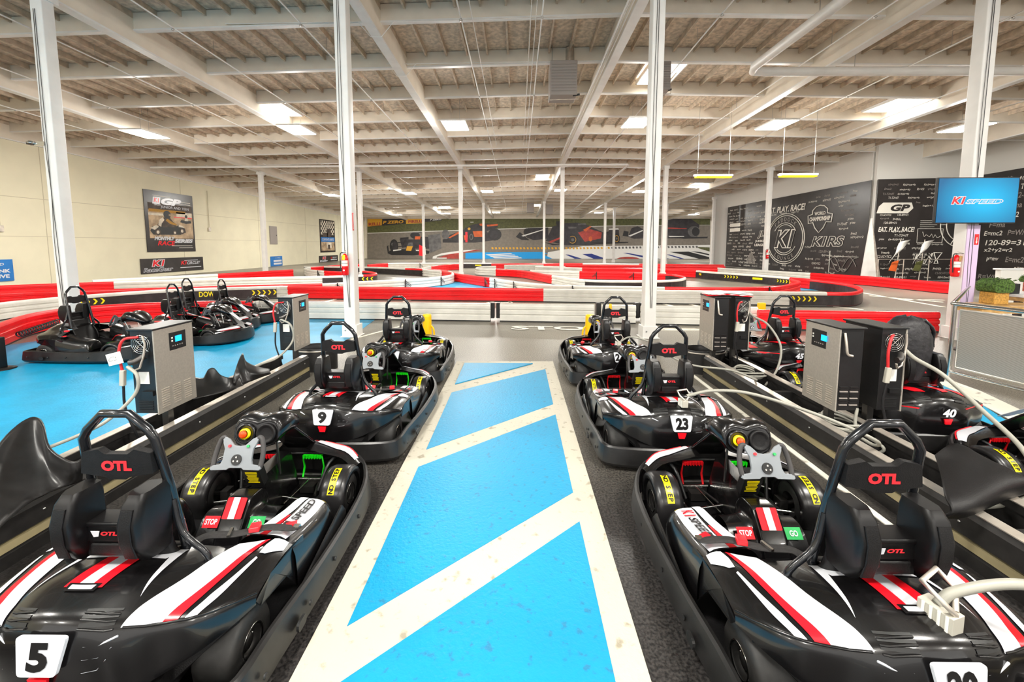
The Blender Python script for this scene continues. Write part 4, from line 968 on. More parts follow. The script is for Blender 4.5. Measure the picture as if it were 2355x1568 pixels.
# ------------------------------------------------------------------ hoses and plugs
def hose(pts, lb, r=.0125, m='hose_grey', k=8):
    b = MB(); b.tube(catmull(pts, k), r, m, 9); return tag(b.build('charging_hose'), lb, 'hose')
hose([(-3.09, 3.14, .86), (-2.98, 3.10, .80), (-2.99, 3.08, .66), (-3.10, 2.96, .50), (-3.22, 2.85, .43), (-3.28, 2.6, .40), (-3.15, 2.4, .34), (-3.05, 2.5, .12)], 'grey hose looping from the nearer left charger to the rail')
hose([(-3.05, 5.2, .87), (-2.90, 5.16, .80), (-2.88, 5.15, .60), (-3.0, 5.0, .42), (-3.15, 4.8, .36), (-3.2, 4.75, .2)], 'grey hose looping from the far left charger to the rail')
hose([(3.19, 3.40, .96), (3.24, 3.36, .90), (3.36, 3.25, .80), (3.40, 3.0, .62), (3.36, 2.7, .46), (3.15, 2.45, .33), (2.9, 2.5, .2), (2.8, 2.7, .12)], 'thick grey hose arching down from the nearer right charger toward the rail', .016)
hose([(3.03, 5.44, .96), (3.07, 5.36, .90), (3.16, 5.2, .82), (3.20, 5.0, .60), (3.08, 4.85, .36), (2.95, 4.85, .16)], 'grey hose arching down from the far right charger')
hose([(1.37, 3.27, .61), (1.55, 3.25, .66), (1.80, 3.2, .665), (2.1, 3.1, .60), (2.4, 3.02, .50), (2.62, 2.95, .40), (2.72, 3.1, .3), (2.78, 3.4, .28)], 'grey hose running from kart 23 over to the right rail')
hose([(1.33, 5.28, .58), (1.45, 5.24, .65), (1.65, 5.1, .62), (1.80, 4.8, .52), (1.95, 4.5, .50), (2.3, 4.4, .48), (2.6, 4.45, .36), (2.75, 4.8, .28)], 'grey hose running from the kart starting 2 to the right rail', .011)
hose([(1.47, 1.37, .57), (1.53, 1.37, .62), (1.72, 1.36, .66), (1.95, 1.33, .635), (2.2, 1.3, .57), (2.6, 1.5, .40), (2.75, 1.8, .28)], 'thick grey hose from the nearest right kart leaving the picture', .017)
hose([(2.85, 3.42, .46), (2.83, 3.38, .30), (2.9, 3.2, .22), (2.85, 3.3, .1)], 'short grey lead dropping behind the nearer right charger', .012)
def plug(x, y, z, rz, s, lb):
    T = thing('charging_plug', lb, 'plug', (x, y, z), rz); T.scale = (s, s, s)
    b = MB(); b.box((0, 0, .035), (.06, .10, .07), 'connector'); 
    for q in range(4): b.box((-.032, -.035 + q * .022, .035), (.006, .010, .07), 'label_white')
    b.build('body', T, bevel=.008)
    b = MB(); b.tube([(.0, -.04, .07), (-.05, -.03, .12), (-.05, .03, .15), (.06, .05, .155), (.07, .0, .12), (.02, -.03, .07)], .009, 'alu', 8); b.build('handle', T)
    return T
plug(1.47, 1.36, .505, .3, 1.0, 'grey charging plug seated on the nearest right kart')
plug(1.34, 3.27, .525, .1, .8, 'grey charging plug with triangular handle on kart 23')
plug(1.31, 5.30, .515, .1, .9, 'grey charging plug with triangular handle on the kart starting 2')
# ------------------------------------------------------------------ moulded plastic shells on the rails
def shell(label, rows, m='guard_black'):
    S_ = Surf(rows, list(range(len(rows)))); b = MB(); S_.mesh(b, m, 5); o = b.build('moulded_shell'); md = o.modifiers.new('t', 'SOLIDIFY'); md.thickness = .012
    return tag(o, label, 'plastic shell')
def gp(px, py, z): v = gz(px, py, z); return (v.x, v.y, v.z)
shell('black moulded plastic shell with a tall lobe on the rail at the left edge', [
    [gp(-90, 1120, .55), gp(-30, 1060, .60), gp(30, 985, .66), gp(75, 958, .68), gp(95, 975, .66), gp(110, 1030, .58), gp(160, 1062, .52), gp(195, 1052, .52)],
    [gp(-90, 1180, .48), gp(-30, 1120, .50), gp(30, 1060, .53), gp(72, 1035, .54), gp(98, 1045, .52), gp(120, 1075, .47), gp(165, 1092, .44), gp(192, 1080, .45)],
    [gp(-90, 1290, .36), gp(-30, 1240, .37), gp(30, 1185, .38), gp(75, 1150, .38), gp(105, 1135, .38), gp(130, 1125, .37), gp(165, 1115, .36), gp(190, 1105, .36)]])
shell('low black moulded shell on the rail just beyond the nearer left charger', [
    [gp(446, 866, .50), gp(468, 868, .48), gp(478, 850, .52), gp(492, 846, .54), gp(508, 862, .48), gp(530, 868, .46), gp(552, 862, .44)],
    [gp(446, 890, .44), gp(468, 890, .42), gp(482, 876, .44), gp(495, 872, .45), gp(512, 880, .42), gp(532, 882, .41), gp(556, 876, .40)],
    [gp(446, 918, .36), gp(468, 912, .36), gp(485, 908, .36), gp(500, 904, .36), gp(515, 900, .36), gp(535, 894, .36), gp(560, 886, .36)]])
shell('black moulded shell with a pointed fin on the left rail', [
    [gp(538, 868, .46), gp(545, 838, .52), gp(558, 812, .60), gp(566, 830, .54), gp(590, 842, .48), gp(620, 848, .42)],
    [gp(540, 880, .42), gp(552, 858, .46), gp(562, 845, .50), gp(572, 855, .46), gp(596, 860, .42), gp(622, 856, .39)],
    [gp(542, 890, .36), gp(556, 884, .36), gp(566, 880, .36), gp(580, 876, .36), gp(600, 868, .36), gp(624, 860, .36)]])
shell('dark grey moulded step shell on the rail right of the nearest right hoop', [
    [gp(2152, 1050, .42), gp(2165, 1095, .44), gp(2172, 1140, .44), gp(2185, 1175, .40), gp(2150, 1185, .34)],
    [gp(2190, 1024, .46), gp(2210, 1070, .47), gp(2225, 1120, .46), gp(2240, 1160, .42), gp(2215, 1185, .34)],
    [gp(2222, 1030, .48), gp(2265, 1062, .48), gp(2300, 1090, .47), gp(2318, 1120, .43), gp(2300, 1150, .34)],
    [gp(2240, 1050, .44), gp(2300, 1072, .46), gp(2345, 1095, .45), gp(2372, 1110, .42), gp(2372, 1125, .34)]], 'kart_matte')
# ------------------------------------------------------------------ yellow posts
for px, py, lb, sx in ((979, 722, 'yellow post with two loop handles ahead of kart 6', 1), (1358, 722, 'yellow post with a loop handle ahead of the far right kart', -1)):
    g = gz(px, 800, 0); y = 7.15; x = (px - 1190) / 950 * y * 1.0
    T = thing('yellow_post', lb, 'post', (x, y, 0)); b = MB()
    b.lathe([(.0, 0), (.13, 0), (.13, .03), (.09, .05), (.078, .30), (.076, .58), (.072, .615), (.05, .62), (0, .62)], (0, 0, 0), 'yellow_post', 22); b.build('body', T)
    for s in ((1, -1) if sx > 0 else (-1,)):
        b = MB(); b.tube(catmull([(s * .07, -.02, .42), (s * .115, -.03, .36), (s * .125, -.03, .24), (s * .07, -.02, .10)], 6), .017, 'yellow_post', 8); b.build('handle', T)
g = gz(1412, 733, .2); b = MB(); b.lathe([(.035, 0), (.035, .40), (.03, .47), (.02, .485), (0, .485)], (g.x, 9.45, 0.0), 'yellow_post', 12); b.lathe([(.045, .0), (.045, .36)], (g.x, 9.45, 0), 'black_paint', 10); tag(b.build('latch_handle'), 'small yellow topped latch handle seen through the far right hoop', 'latch')
# ================================================================== HIGH BAY LIGHTS
def high_bay(x, y, label=None, glow='lamp_glow', w_=.9, l_=1.3, power=None):
    z = zg(x, y) + (-.30 if y < 20 else (-.22 if y < 40 else -.08))
    T = thing('high_bay_light', label, 'ceiling light', (x, y, z)) if label else thing('high_bay_light', 'unseen white high bay light added for illumination', 'ceiling light', (x, y, z), group='unseen high bay lights added near the camera end')
    b = MB(); b.box((0, 0, .05), (w_, l_, .06), 'white_paint'); b.box((0, 0, .1), (.2, .5, .06), 'white_paint'); b.build('housing', T, bevel=.01)
    b = MB(); b.box((0, 0, .012), (w_ * .94, l_ * .94, .02), glow); b.build('lens', T)
    b = MB()
    for sx in (-.2, .2): b.tube([(sx * .8, 0, .1), (sx * .8, 0, .98)], .006, 'steel', 5)
    b.build('hanger', T)
    la = bpy.data.lights.new('lamp', 'AREA'); la.shape = 'RECTANGLE'; la.size = w_; la.size_y = l_; la.energy = LAMP_W * .8; la.color = (1, .97, .92)
    lo = bpy.data.objects.new('lamp', la); COL.objects.link(lo); lo.location = (0, 0, -.01); lo.parent = T
    l = bpy.data.lights.new('lamp', 'POINT'); l.shadow_soft_size = .28; l.energy = LAMP_W * .5; l.color = (1, .97, .92)
    lo = bpy.data.objects.new('lamp', l); COL.objects.link(lo); lo.location = (0, 0, -.30); lo.parent = T
    return T
HB = {16.0: [(-14.3, 'high bay light over the far left wall side, nearest of its row'), (-8.4, 'high bay light left of the extinguisher column'), (-2.35, 'bright square light above the middle of the track'), (4.45, 'bright light just left of the thin cable column top'), (9.6, 'bright light right of the thin cable column'), (16.5, 'bright light above the chalk wall corner near the television')],
      32.4: [(-14.5, 'second row light beside the cream wall'), (-8.4, 'second row light right of the extinguisher column'), (-2.35, 'second row light above the blue mural shape'), (3.3, 'second row light behind the centre slim column'), (9.4, 'second row light left of the cable column')],
      49.0: [(-14.2, 'farthest row light at the left end of the mural'), (-8.4, 'farthest row light over the left racing car'), (-2.5, 'farthest row light over the orange racing car'), (9.5, 'farthest row light over the red racing car'), (20.5, 'farthest row light at the right end of the mural')]}
for yy, L in HB.items():
    for xx, lb in L: high_bay(xx, yy, lb)
for yy in (.0, -9):  # unseen rows continuing the lamp grid, added to light the camera end
    for xx in (-14.5, -8.5, -2.4, 3.8, 9.6, 16): high_bay(xx, yy)
# amber caged tube lights near the chalk wall
for px, py, lb in ((1640, 405, 'amber edged tube light left of the chalk wall top'), (1835, 403, 'twin tube light with an amber diffuser above the chalk wall')):
    c = gy(px, py, 16.5); T = thing('tube_light', lb, 'ceiling light', (c.x, c.y, c.z)); b = MB(); b.box((0, 0, .035), (1.45, .16, .05), 'tube_glow'); b.build('tube', T)
    b = MB(); b.box((0, 0, -.035), (1.35, .2, .06), 'tube_amber'); b.build('amber_diffuser', T)
    b = MB(); [b.tube([(s, 0, .06), (s, 0, zg(c.x, 16.5) + .7 - c.z)], .006, 'steel', 5) for s in (-.6, .6)]; b.build('hanger', T)
# skylights in the deck
for x0, x1, y0, y1, lb in ((4.0, 5.1, 12.6, 14.6, 'skylight opening near the ceiling pipes left of the cable column'), (13.4, 14.4, 15.0, 16.9, 'skylight opening above the right part of the track'), (-9.6, -8.6, 15.0, 16.9, 'skylight opening beside the light left of the extinguisher column'),
                           (-10.3, -9.3, 31.5, 33.5, 'far skylight left of the extinguisher column light'), (1.3, 2.3, 29.6, 31.6, 'far skylight beside the centre slim column'), (13.5, 14.5, 31.8, 33.4, 'far skylight left of the chalk wall'),
                           (-9.0, -7.6, 45.6, 47.4, 'farthest skylight above the left racing car'), (1.6, 2.6, 45.6, 47.4, 'farthest skylight above the centre of the mural')):
    z = zg((x0 + x1) / 2, (y0 + y1) / 2) + .60; T = thing('skylight', lb, 'skylight', ((x0 + x1) / 2, (y0 + y1) / 2, z)); w, d = x1 - x0, y1 - y0
    b = MB(); b.box((0, 0, -.02), (w, d, .01), 'sky_panel'); b.build('pane', T)
    b = MB(); [b.box((s * w / 2, 0, -.03), (.04, d, .12), 'white_paint') for s in (-1, 1)]; [b.box((0, s * d / 2, -.03), (w, .04, .12), 'white_paint') for s in (-1, 1)]; b.build('frame', T)
# pipes
def pipe(pts, r, lb, m='white_paint', nm='ceiling_pipe', k=0):
    b = MB(); b.tube(catmull(pts, k) if k else pts, r, m, 12 if r > .05 else 7); return tag(b.build(nm), lb, 'pipe')
pipe([(6.15, 2.5, 6.45), (6.15, 11.3, 6.45), (6.28, 11.6, 6.45), (6.6, 11.65, 6.45), (22.8, 11.7, 6.38)], .115, 'fat white duct pipe turning a corner at upper right', nm='duct_pipe')
T = bpy.data.objects['duct_pipe']
for y in (5.5, 9.0): 
    b = MB(); b.tube([(6.15, y, 6.5), (6.15, y, 7.5)], .008, 'steel', 5); b.build('hanger_rod', T)
for x in (9.0, 12.2, 15.5, 19): b = MB(); b.tube([(x, 11.7, 6.5), (x, 11.7, 7.4)], .008, 'steel', 5); b.build('hanger_rod', T)
pipe([(-20.2, 22.8, 6.10), (5.95, 23.0, 6.18), (6.05, 23.2, 6.18), (6.05, 48, 5.6)], .06, 'long white sprinkler main crossing the whole ceiling')
gx_ = [(-17.5, 'sprinkler pipe over the cream wall side'), (-14.2, 'sprinkler pipe left of the far left light'), (-11.2, 'sprinkler pipe passing the far left light'), (-8.0, 'sprinkler pipe left of the extinguisher column'), (-5.0, 'sprinkler pipe right of the extinguisher column'), (-1.3, 'sprinkler pipe right of the bright square light'), (0.55, 'thin pipe left of the grey heater box'),
       (4.6, 'sprinkler pipe right of the cable column'), (8.0, 'sprinkler pipe under the fat duct'), (11.0, 'sprinkler pipe right of the lamp above the chalk wall'), (14.0, 'sprinkler pipe near the television column'), (17.0, 'sprinkler pipe at the right side')]
for x, lb in gx_:
    z = zg(x, 14) + .22; T = pipe([(x, 1.0, z + .32), (x, 22.8, z - .22)], .018, lb, nm='sprinkler_pipe')
    b = MB(); [b.tube([(x, y, z + .33 - .024 * y), (x, y, z + .7 - .024 * y)], .006, 'steel', 5) for y in (6.5, 11.2, 15.8, 20.5)]; b.build('hanger_rod', T)
    b = MB(); [b.lathe([(.03, -.02), (.04, -.05), (.02, -.06), (0, -.06)], (x, y, z + .33 - .024 * y), 'steel', 8) for y in (5.2, 9.9, 14.5, 19.2)]; b.build('sprinkler_head', T)
    pipe([(x, 23.2, z - .25), (x, 54, z - 1.0)], .016, lb + ', its far continuation', nm='sprinkler_pipe')
for q, (dx, dz) in enumerate(((.16, .02), (.19, .10), (.22, .18), (.27, .02))): pipe([(R0X - dx - .02, 2, zg(R0X, 2) + dz), (R0X - dx - .02, 22.5, zg(R0X, 22.5) + dz)], .013 + .006 * (q == 3), ['lowest', 'second', 'third', 'thickest'][q] + ' conduit running along the ridge girder', nm='conduit')
for x, lb in ((-1.05, 'thin vertical looking conduit left of the heater'), (.30, 'pair of thin conduits beside the heater, left one'), (.42, 'pair of thin conduits beside the heater, right one')):
    pipe([(x, 6, zg(x, 6) + .26), (x, 21, zg(x, 21) + .26)], .010, lb, nm='conduit')
# conduits under purlins, bending round the girder
for y, xa, xb, lb in ((9.98 + .2, -6.9, 1.1, 'thin conduit under the nearest purlins bending under the girder'), (12.3, -2.9, 1.9, 'thin conduit behind the heater')):
    z = zg(-3.3, y); pipe([(xa, y - .08, z + .30), (-3.75, y - .08, z + .31), (-3.45, y - .08, z - .03), (-3.2, y - .08, z - .03), (-2.9, y - .08, z + .31), (xb, y - .08, z + .34)], .009, lb, nm='conduit')
# heaters
for px0, py0, px1, py1, Y, lb in ((1266, 136, 1328, 216, 11.9, 'large grey unit heater hanging left of the ridge girder'), (1518, 138, 1544, 204, 12.4, 'grey unit heater half hidden behind the thin cable column'),
                                  (1212, 466, 1228, 488, 42, 'small far unit heater left of the centre slim column'), (1257, 470, 1272, 492, 43, 'small far unit heater right of its twin')):
    a, c = gy(px0, py0, Y), gy(px1, py1, Y); T = thing('unit_heater', lb, 'heater', ((a.x + c.x) / 2, Y + .4, c.z)); w, h = c.x - a.x, a.z - c.z
    b = MB(); b.box((0, 0, h / 2), (w, .7, h), 'heater_grey'); b.build('casing', T, bevel=.02)
    b = MB(); [b.box((0, -.36, h * (.12 + .085 * q)), (w * .9, .03, h * .02), 'heater_grey') for q in range(10)]; b.build('louvres', T)
    b = MB(); [b.tube([(s * w * .4, 0, h), (s * w * .4, 0, zg(a.x, Y) + .72 - c.z)], .012, 'steel', 5) for s in (-1, 1)]; b.build('hanger_rod', T)
    if Y < 20:
        b = MB(); b.lathe([(.13, h * .9), (.13, h + .55)], (w * .3, .2, 0), 'alu', 14); b.build('flue', T)
        b = MB(); b.tube([(-w * .5, -.3, -.12), (w * .55, -.3, -.10), (w * .6, -.3, .12)], .012, 'alu', 6); b.tube([(w * .35, -.3, .0), (w * .6, -.3, .02)], .03, 'black_paint', 7); b.build('gas_line', T)
# ================================================================== LEFT WALL SIGNS
def sign_frame(name, label, cat, y0, y1, z0, z1, m, x=WX0 + .03):
    T = thing(name, label, cat, (x, (y0 + y1) / 2, (z0 + z1) / 2)); b = MB(); b.box((0, 0, 0), (.03, y1 - y0, z1 - z0), m); b.build('backing', T); return T
XD, ZD = (0, 1, 0), (0, 0, 1)      # text on the left wall reads along +y; normal = +x
def wt(b, t, y, z, h, m, **k): b.text(t, (.018 + k.pop('dx', 0), y, z), XD, ZD, h, m, **k)
def sb(b, y, z, w, h, m, d=0.0, sh=0.0): b.slab([(.017 + d, y - w / 2 - sh * h, z - h / 2), (.017 + d, y + w / 2 - sh * h, z - h / 2), (.017 + d, y + w / 2 + sh * h, z + h / 2), (.017 + d, y - w / 2 + sh * h, z + h / 2)], .001, m)
mat('photo_tan', (176, 152, 122), .6, noise=.35, nscale=2.5); mat('photo_dark', (70, 58, 50), .6, noise=.5, nscale=3); mat('photo_pale', (214, 204, 186), .6, noise=.2, nscale=3); mat('blue_print', (28, 112, 186), .5, noise=.1, nscale=2)
T = sign_frame('wall_banner', 'tall black GP Junior and Teen race banner on the cream wall', 'banner', 23.15, 26.68, 1.43, 4.99, 'board_black')
b = MB()
sb(b, .05, .05, 3.2, 2.05, 'photo_tan'); sb(b, .05, .86, 3.2, .42, 'photo_dark', .001); sb(b, -.8, .42, 1.5, .13, 'photo_pale', .002); sb(b, 1.0, .50, 1.2, .30, 'photo_pale', .002); sb(b, .9, .33, 1.4, .06, 'sticker_red', .003); sb(b, -.2, .64, 2.6, .16, 'planter_tan', .002)
def bp(pts, m, d): b.slab([(.017 + d, y, z) for y, z in pts], .001, m)
bp([(-1.5, -.55), (-1.35, -.30), (-.6, -.22), (.1, -.26), (.55, -.18), (1.0, -.34), (1.05, -.58), (.6, -.74), (-1.3, -.78)], 'rail_dark', .004)
bp([(-1.5, -.40), (-1.1, -.22), (-.9, -.30), (-1.2, -.50)], 'photo_pale', .006); bp([(-1.0, -.2), (-.75, .15), (-.45, .30), (-.1, .30), (.1, .05), (.35, -.1), (.3, -.28), (-.6, -.32)], 'photo_dark', .005)
bp([(-.95, -.2), (-.85, .10), (-.6, .28), (-.5, .12), (-.7, -.1), (-.75, -.3)], 'photo_pale', .007); bp([(-.3, .22), (.05, .02), (.38, -.08), (.34, -.18), (-.1, -.10), (-.4, .08)], 'planter_tan', .007)
bp([(-.28 + .27 * math.cos(a * .5236), .44 + .24 * math.sin(a * .5236)) for a in range(12)], 'rail_dark', .008); bp([(-.16, .50), (-.02, .46), (-.04, .36), (-.18, .38)], 'photo_tan', .010)
for cy, cz, r_ in ((-1.0, -.62, .2), (.75, -.5, .2), (.2, -.62, .14)): bp([(cy + r_ * math.cos(a * .5236), cz + r_ * math.sin(a * .5236)) for a in range(12)], 'photo_dark', .009); bp([(cy + r_ * .5 * math.cos(a * .5236), cz + r_ * .5 * math.sin(a * .5236)) for a in range(12)], 'photo_pale', .011)
bp([(.55, -.12), (.85, -.20), (.95, -.30), (.5, -.26)], 'photo_pale', .008); bp([(.65, .05), (.75, .18), (1.5, .16), (1.55, .02), (1.1, -.04)], 'rail_dark', .005); bp([(1.0, .14), (1.05, .32), (1.25, .32), (1.3, .14)], 'photo_pale', .006); bp([(1.15 + .11 * math.cos(a * .5236), .42 + .11 * math.sin(a * .5236)) for a in range(12)], 'rail_dark', .007)
b.build('photograph', T)
b = MB(); wt(b, 'GP', .1, 1.22, .42, 'sticker_white', bold=.06, shear=.3, width=1.5, dx=.004); sb(b, -.95, 1.22, .5, .4, 'sticker_white', .003, .1); wt(b, 'K1', -.95, 1.24, .26, 'sticker_red', bold=.03, shear=.2, dx=.006); wt(b, 'CIRCUIT', -.9, .98, .09, 'sticker_white', bold=.02, dx=.004)
wt(b, 'JUNIOR AND TEEN', .35, .86, .2, 'sticker_white', shear=.1, width=2.1, dx=.008); wt(b, 'MONTHLY', -.55, -.98, .22, 'sticker_white', bold=.06, shear=.25, width=1.45, dx=.006); wt(b, 'RACE', -.45, -1.26, .27, 'sticker_red', bold=.03, shear=.25, width=1.25, dx=.006); wt(b, 'SERIES', .85, -1.12, .24, 'sticker_white', bold=.06, shear=.25, width=1.45, dx=.006)
for y, z, w in ((1.1, 1.28, .9), (1.1, 1.16, .9), (-.6, 1.5, 1.2), (.7, -1.42, 1.6), (1.0, -1.54, 1.1)): sb(b, y, z, w, .03, 'chalk', .004)
b.build('lettering', T)
T = sign_frame('wall_banner', 'wide black RaceGear and Circuit banner under the tall banner', 'banner', 22.65, 27.25, .2, 1.06, 'board_black')
b = MB(); wt(b, 'K1', -1.15, .15, .42, 'sticker_white', bold=.09, shear=.2, width=.95, dx=.0); wt(b, 'K1', -1.15, .15, .36, 'sticker_red', bold=.03, shear=.2, width=.85, dx=.004); wt(b, 'RaceGear', -1.15, -.22, .26, 'sticker_white', bold=.05, shear=.25, width=2.05); wt(b, 'RaceGear', -1.15, -.22, .21, 'sticker_black', bold=-.005, shear=.25, width=2.0, dx=.004)
wt(b, 'K1', .7, .1, .24, 'sticker_red', bold=.03, shear=.2, width=.45); wt(b, 'CIRCUIT', 1.5, .07, .18, 'sticker_white', bold=.02, shear=.25, width=1.1); sb(b, 1.25, -.2, 1.7, .05, 'sticker_white'); sb(b, 1.3, .24, 1.1, .03, 'sticker_white'); b.build('lettering', T)
T = sign_frame('wall_banner', 'tall narrow banner with a checkered crowd photo on the far cream wall', 'banner', 43.9, 47.5, 1.05, 4.62, 'board_black')
b = MB(); sb(b, 0, .9, 3.2, 1.5, 'photo_pale')
for i in range(12):
    for j in range(6):
        if (i + j) % 2: sb(b, -1.45 + .265 * i, .3 + .25 * j, .24, .23, 'rail_dark', .002)
sb(b, 0, -1.1, 3.2, 1.0, 'photo_tan'); sb(b, .3, .3, 1.0, 1.0, 'photo_dark', .004); sb(b, -.6, .1, 1.2, .5, 'photo_dark', .004); sb(b, .3, -1.0, 1.1, .6, 'photo_pale', .003); sb(b, .2, -1.2, .5, .5, 'photo_dark', .004); sb(b, 0, -.38, 3.3, .5, 'blue_print', .005); wt(b, 'CORPORATE EVENTS', 0, -.38, .26, 'sticker_white', bold=.02, width=2.8, dx=.008); b.build('photograph', T)
T = sign_frame('wall_banner', 'smaller black RaceGear banner under the checkered banner', 'banner', 43.5, 48.1, .0, .69, 'board_black')
b = MB(); wt(b, 'K1', -1.15, .1, .34, 'sticker_white', bold=.09, shear=.2, width=.9); wt(b, 'K1', -1.15, .1, .3, 'sticker_red', bold=.03, shear=.2, width=.8, dx=.004); wt(b, 'RaceGear', -1.15, -.2, .22, 'sticker_white', bold=.1, shear=.25, width=2.0); wt(b, 'K1', .6, .08, .22, 'sticker_red', bold=.03, shear=.2); wt(b, 'CIRCUIT', 1.4, .08, .16, 'sticker_white', bold=.02, shear=.2, width=1.1); sb(b, 1.2, -.15, 1.6, .08, 'sticker_white'); b.build('lettering', T)
T = sign_frame('wall_sign', 'blue notice board on the cream wall right of the second row column', 'sign', 34.85, 36.6, -.0 + .02, .87, 'blue_print')
b = MB(); wt(b, 'K1 SPEED', .2, .28, .10, 'sticker_white', width=.7); sb(b, .15, .02, 1.2, .16, 'sticker_white'); sb(b, .15, -.22, 1.2, .16, 'sticker_white'); b.build('lettering', T)
T = sign_frame('wall_sign', 'blue sign with white letters cut off by the left picture edge', 'sign', 14.9, 16.8, .35, 1.24, 'blue_print')
b = MB(); wt(b, 'K1 SPEED', .2, .25, .10, 'sticker_white', bold=.02, shear=.2, width=.9); wt(b, "DON'T DRINK", .0, -.02, .15, 'sticker_white', bold=.04, width=1.7); wt(b, 'AND DRIVE', .1, -.24, .15, 'sticker_white', bold=.04, width=1.4); b.build('lettering', T)
T = sign_frame('electrical_panel', 'grey electrical panel on the cream wall beside the second row column', 'electrical panel', 34.9, 36.0, 1.9, 3.46, 'heater_grey'); b = MB(); b.box((.02, 0, 0), (.03, .95, 1.4), 'heater_grey'); b.box((.04, .4, 0), (.02, .05, .1), 'black_paint'); b.build('door', T)
for y0, z0, lb, tail in ((28.0, 3.0, 'outlet box hanging on a conduit right of the tall banner', 5.5), (33.9, 2.4, 'switch boxes on conduits left of the second row column', 5.4), (16.5, 2.6, 'junction box on a conduit at the far left edge', 5.9)):
    T = thing('conduit_box', lb, 'junction box', (WX0 + .05, y0, z0)); b = MB(); b.tube([(0, 0, 0), (0, 0, tail - z0)], .018, 'seam', 6); b.build('conduit', T); b = MB(); b.box((.0, 0, -.1), (.08, .2, .26), 'alu'); b.build('box', T, bevel=.01)
# ================================================================== FAR RACING MURAL
Mv = thing('wall_mural', 'wide printed mural of racing cars on a circuit, on the far wall', 'mural', (0, YB - .12, 0))
mat('m_track', (120, 112, 102), .55, noise=.12, nscale=3); mat('m_grass', (82, 84, 44), .6, noise=.25, nscale=4); mat('m_dark', (44, 40, 44), .55, noise=.35, nscale=2); mat('m_yel', (214, 158, 40), .5); mat('m_orange', (206, 92, 36), .55, noise=.15, nscale=2)
mat('m_red', (164, 54, 44), .55, noise=.25, nscale=2); mat('m_blue', (0, 150, 222), .5); mat('m_navy', (22, 44, 124), .5); mat('m_white', (222, 220, 216), .5); mat('m_grey', (92, 90, 90), .55, noise=.3, nscale=2); mat('m_black', (26, 24, 26), .5)
YM = YB - .14
def mq(b, pts, m, lay=0):
    P_ = [gy(x, y, YM - .004 * lay) for x, y in pts]
    a = sum((P_[i].x * P_[(i + 1) % len(P_)].z - P_[(i + 1) % len(P_)].x * P_[i].z) for i in range(len(P_)))
    if a < 0: P_.reverse()
    b.add([(p.x, p.y - YB + .12, p.z) for p in P_], [tuple(range(len(P_)))], m)
A = lambda l: [(820 + x / 5.352, 470 + y / 5.352) for x, y in l]
B = lambda l: [(1220 + x / 5.12, 470 + y / 5.12) for x, y in l]
def ell(cx, cy, rx, ry, n=16): return [(cx + rx * math.cos(2 * math.pi * k / n), cy + ry * math.sin(2 * math.pi * k / n)) for k in range(n)]
b = MB(); mq(b, [(845, 503), (1633, 503), (1633, 640), (845, 640)], 'm_track'); b.build('print_sheet', Mv)
b = MB()
mq(b, [(845, 503), (1633, 503), (1633, 519), (1430, 519), (1240, 524), (1000, 532), (845, 537)], 'm_grass', 1)
for p in ([(845, 535.5), (1000, 530.6), (1240, 523), (1400, 519), (1400, 520), (1240, 524.6), (1000, 532.2), (845, 537)], [(1400, 519), (1633, 517), (1633, 518), (1400, 520)]): mq(b, p, 'm_white', 2)
mq(b, [(845, 503), (1016, 503), (1016, 507), (845, 522)], 'm_dark', 2)
mq(b, [(845, 503), (879, 503), (878, 518), (845, 521)], 'm_yel', 3); mq(b, [(933, 503), (975, 503), (975, 513), (934, 515)], 'm_yel', 3)
mq(b, [(1340, 566), (1633, 563), (1633, 640), (1250, 640), (1260, 580)], 'm_white', 2)
b.build('scenery', Mv)
def mtext(b, t, px, py, h, w, m, shear=.2, lay=5, slope=-.04):
    c = gy(px, py, YM - .004 * lay); s = YB / 950.0
    b.text(t, (c.x, c.y - YB + .12, c.z), (1, 0, -slope), (0, 0, 1), h * s, m, shear=shear, bold=.04, width=w * s)
b = MB(); mtext(b, 'P ZERO', 904, 510.5, 7, 48, 'm_yel'); mtext(b, 'PIRELLI', 955, 509, 6, 32, 'm_red', 0); mtext(b, 'RELLI', 861, 515, 7, 27, 'm_red', 0); mtext(b, 'P ZERO', 1002, 504.8, 3.5, 26, 'm_white'); b.build('banner_lettering', Mv)
b = MB()      # blue painted kerb shape, stripes, red and white kerbs
mq(b, A([(1180, 600), (1420, 560), (1560, 560), (1290, 600), (1340, 690), (1080, 710), (980, 660)]), 'm_red', 3)
mq(b, A([(940, 640), (1050, 600), (1300, 565), (1470, 555), (1300, 590), (1050, 625), (990, 640), (980, 690), (930, 690)]), 'm_white', 4); mq(b, A([(990, 655), (1110, 655), (1110, 690), (990, 690)]), 'm_white', 4)
mq(b, A([(1340, 600), (1500, 590), (2280, 585), (2355, 600)]) + B([(150, 590), (350, 680), (0, 690)]) + A([(1600, 720), (1340, 715)]), 'm_blue', 4)
for k in range(6): mq(b, A([(1590 + k * 40, 615 + k * 17), (1900 + k * 40, 600 + k * 17), (1920 + k * 40, 610 + k * 17), (1620 + k * 40, 628 + k * 17)]), 'm_white', 5)
for p in ([(410, 590), (450, 590), (740, 680), (640, 690)], [(610, 585), (720, 580), (1030, 690), (870, 690)], [(1090, 570), (1140, 570), (1800, 690), (1600, 690)], [(1600, 590), (1640, 590), (1990, 690), (1930, 690)], [(1600, 630), (1640, 640), (1800, 690), (1700, 690)]): mq(b, B(p), 'm_navy', 4)
mq(b, B(ell(1150, 650, 145, 34)), 'm_red', 5); mq(b, B(ell(1240, 660, 90, 18)), 'm_white', 6)
for p in ([(1640, 560), (1860, 555), (2105, 620), (2105, 670), (1790, 590)], [(1880, 550), (2000, 560), (2105, 585), (2105, 600)]): mq(b, B(p), 'm_black', 4)
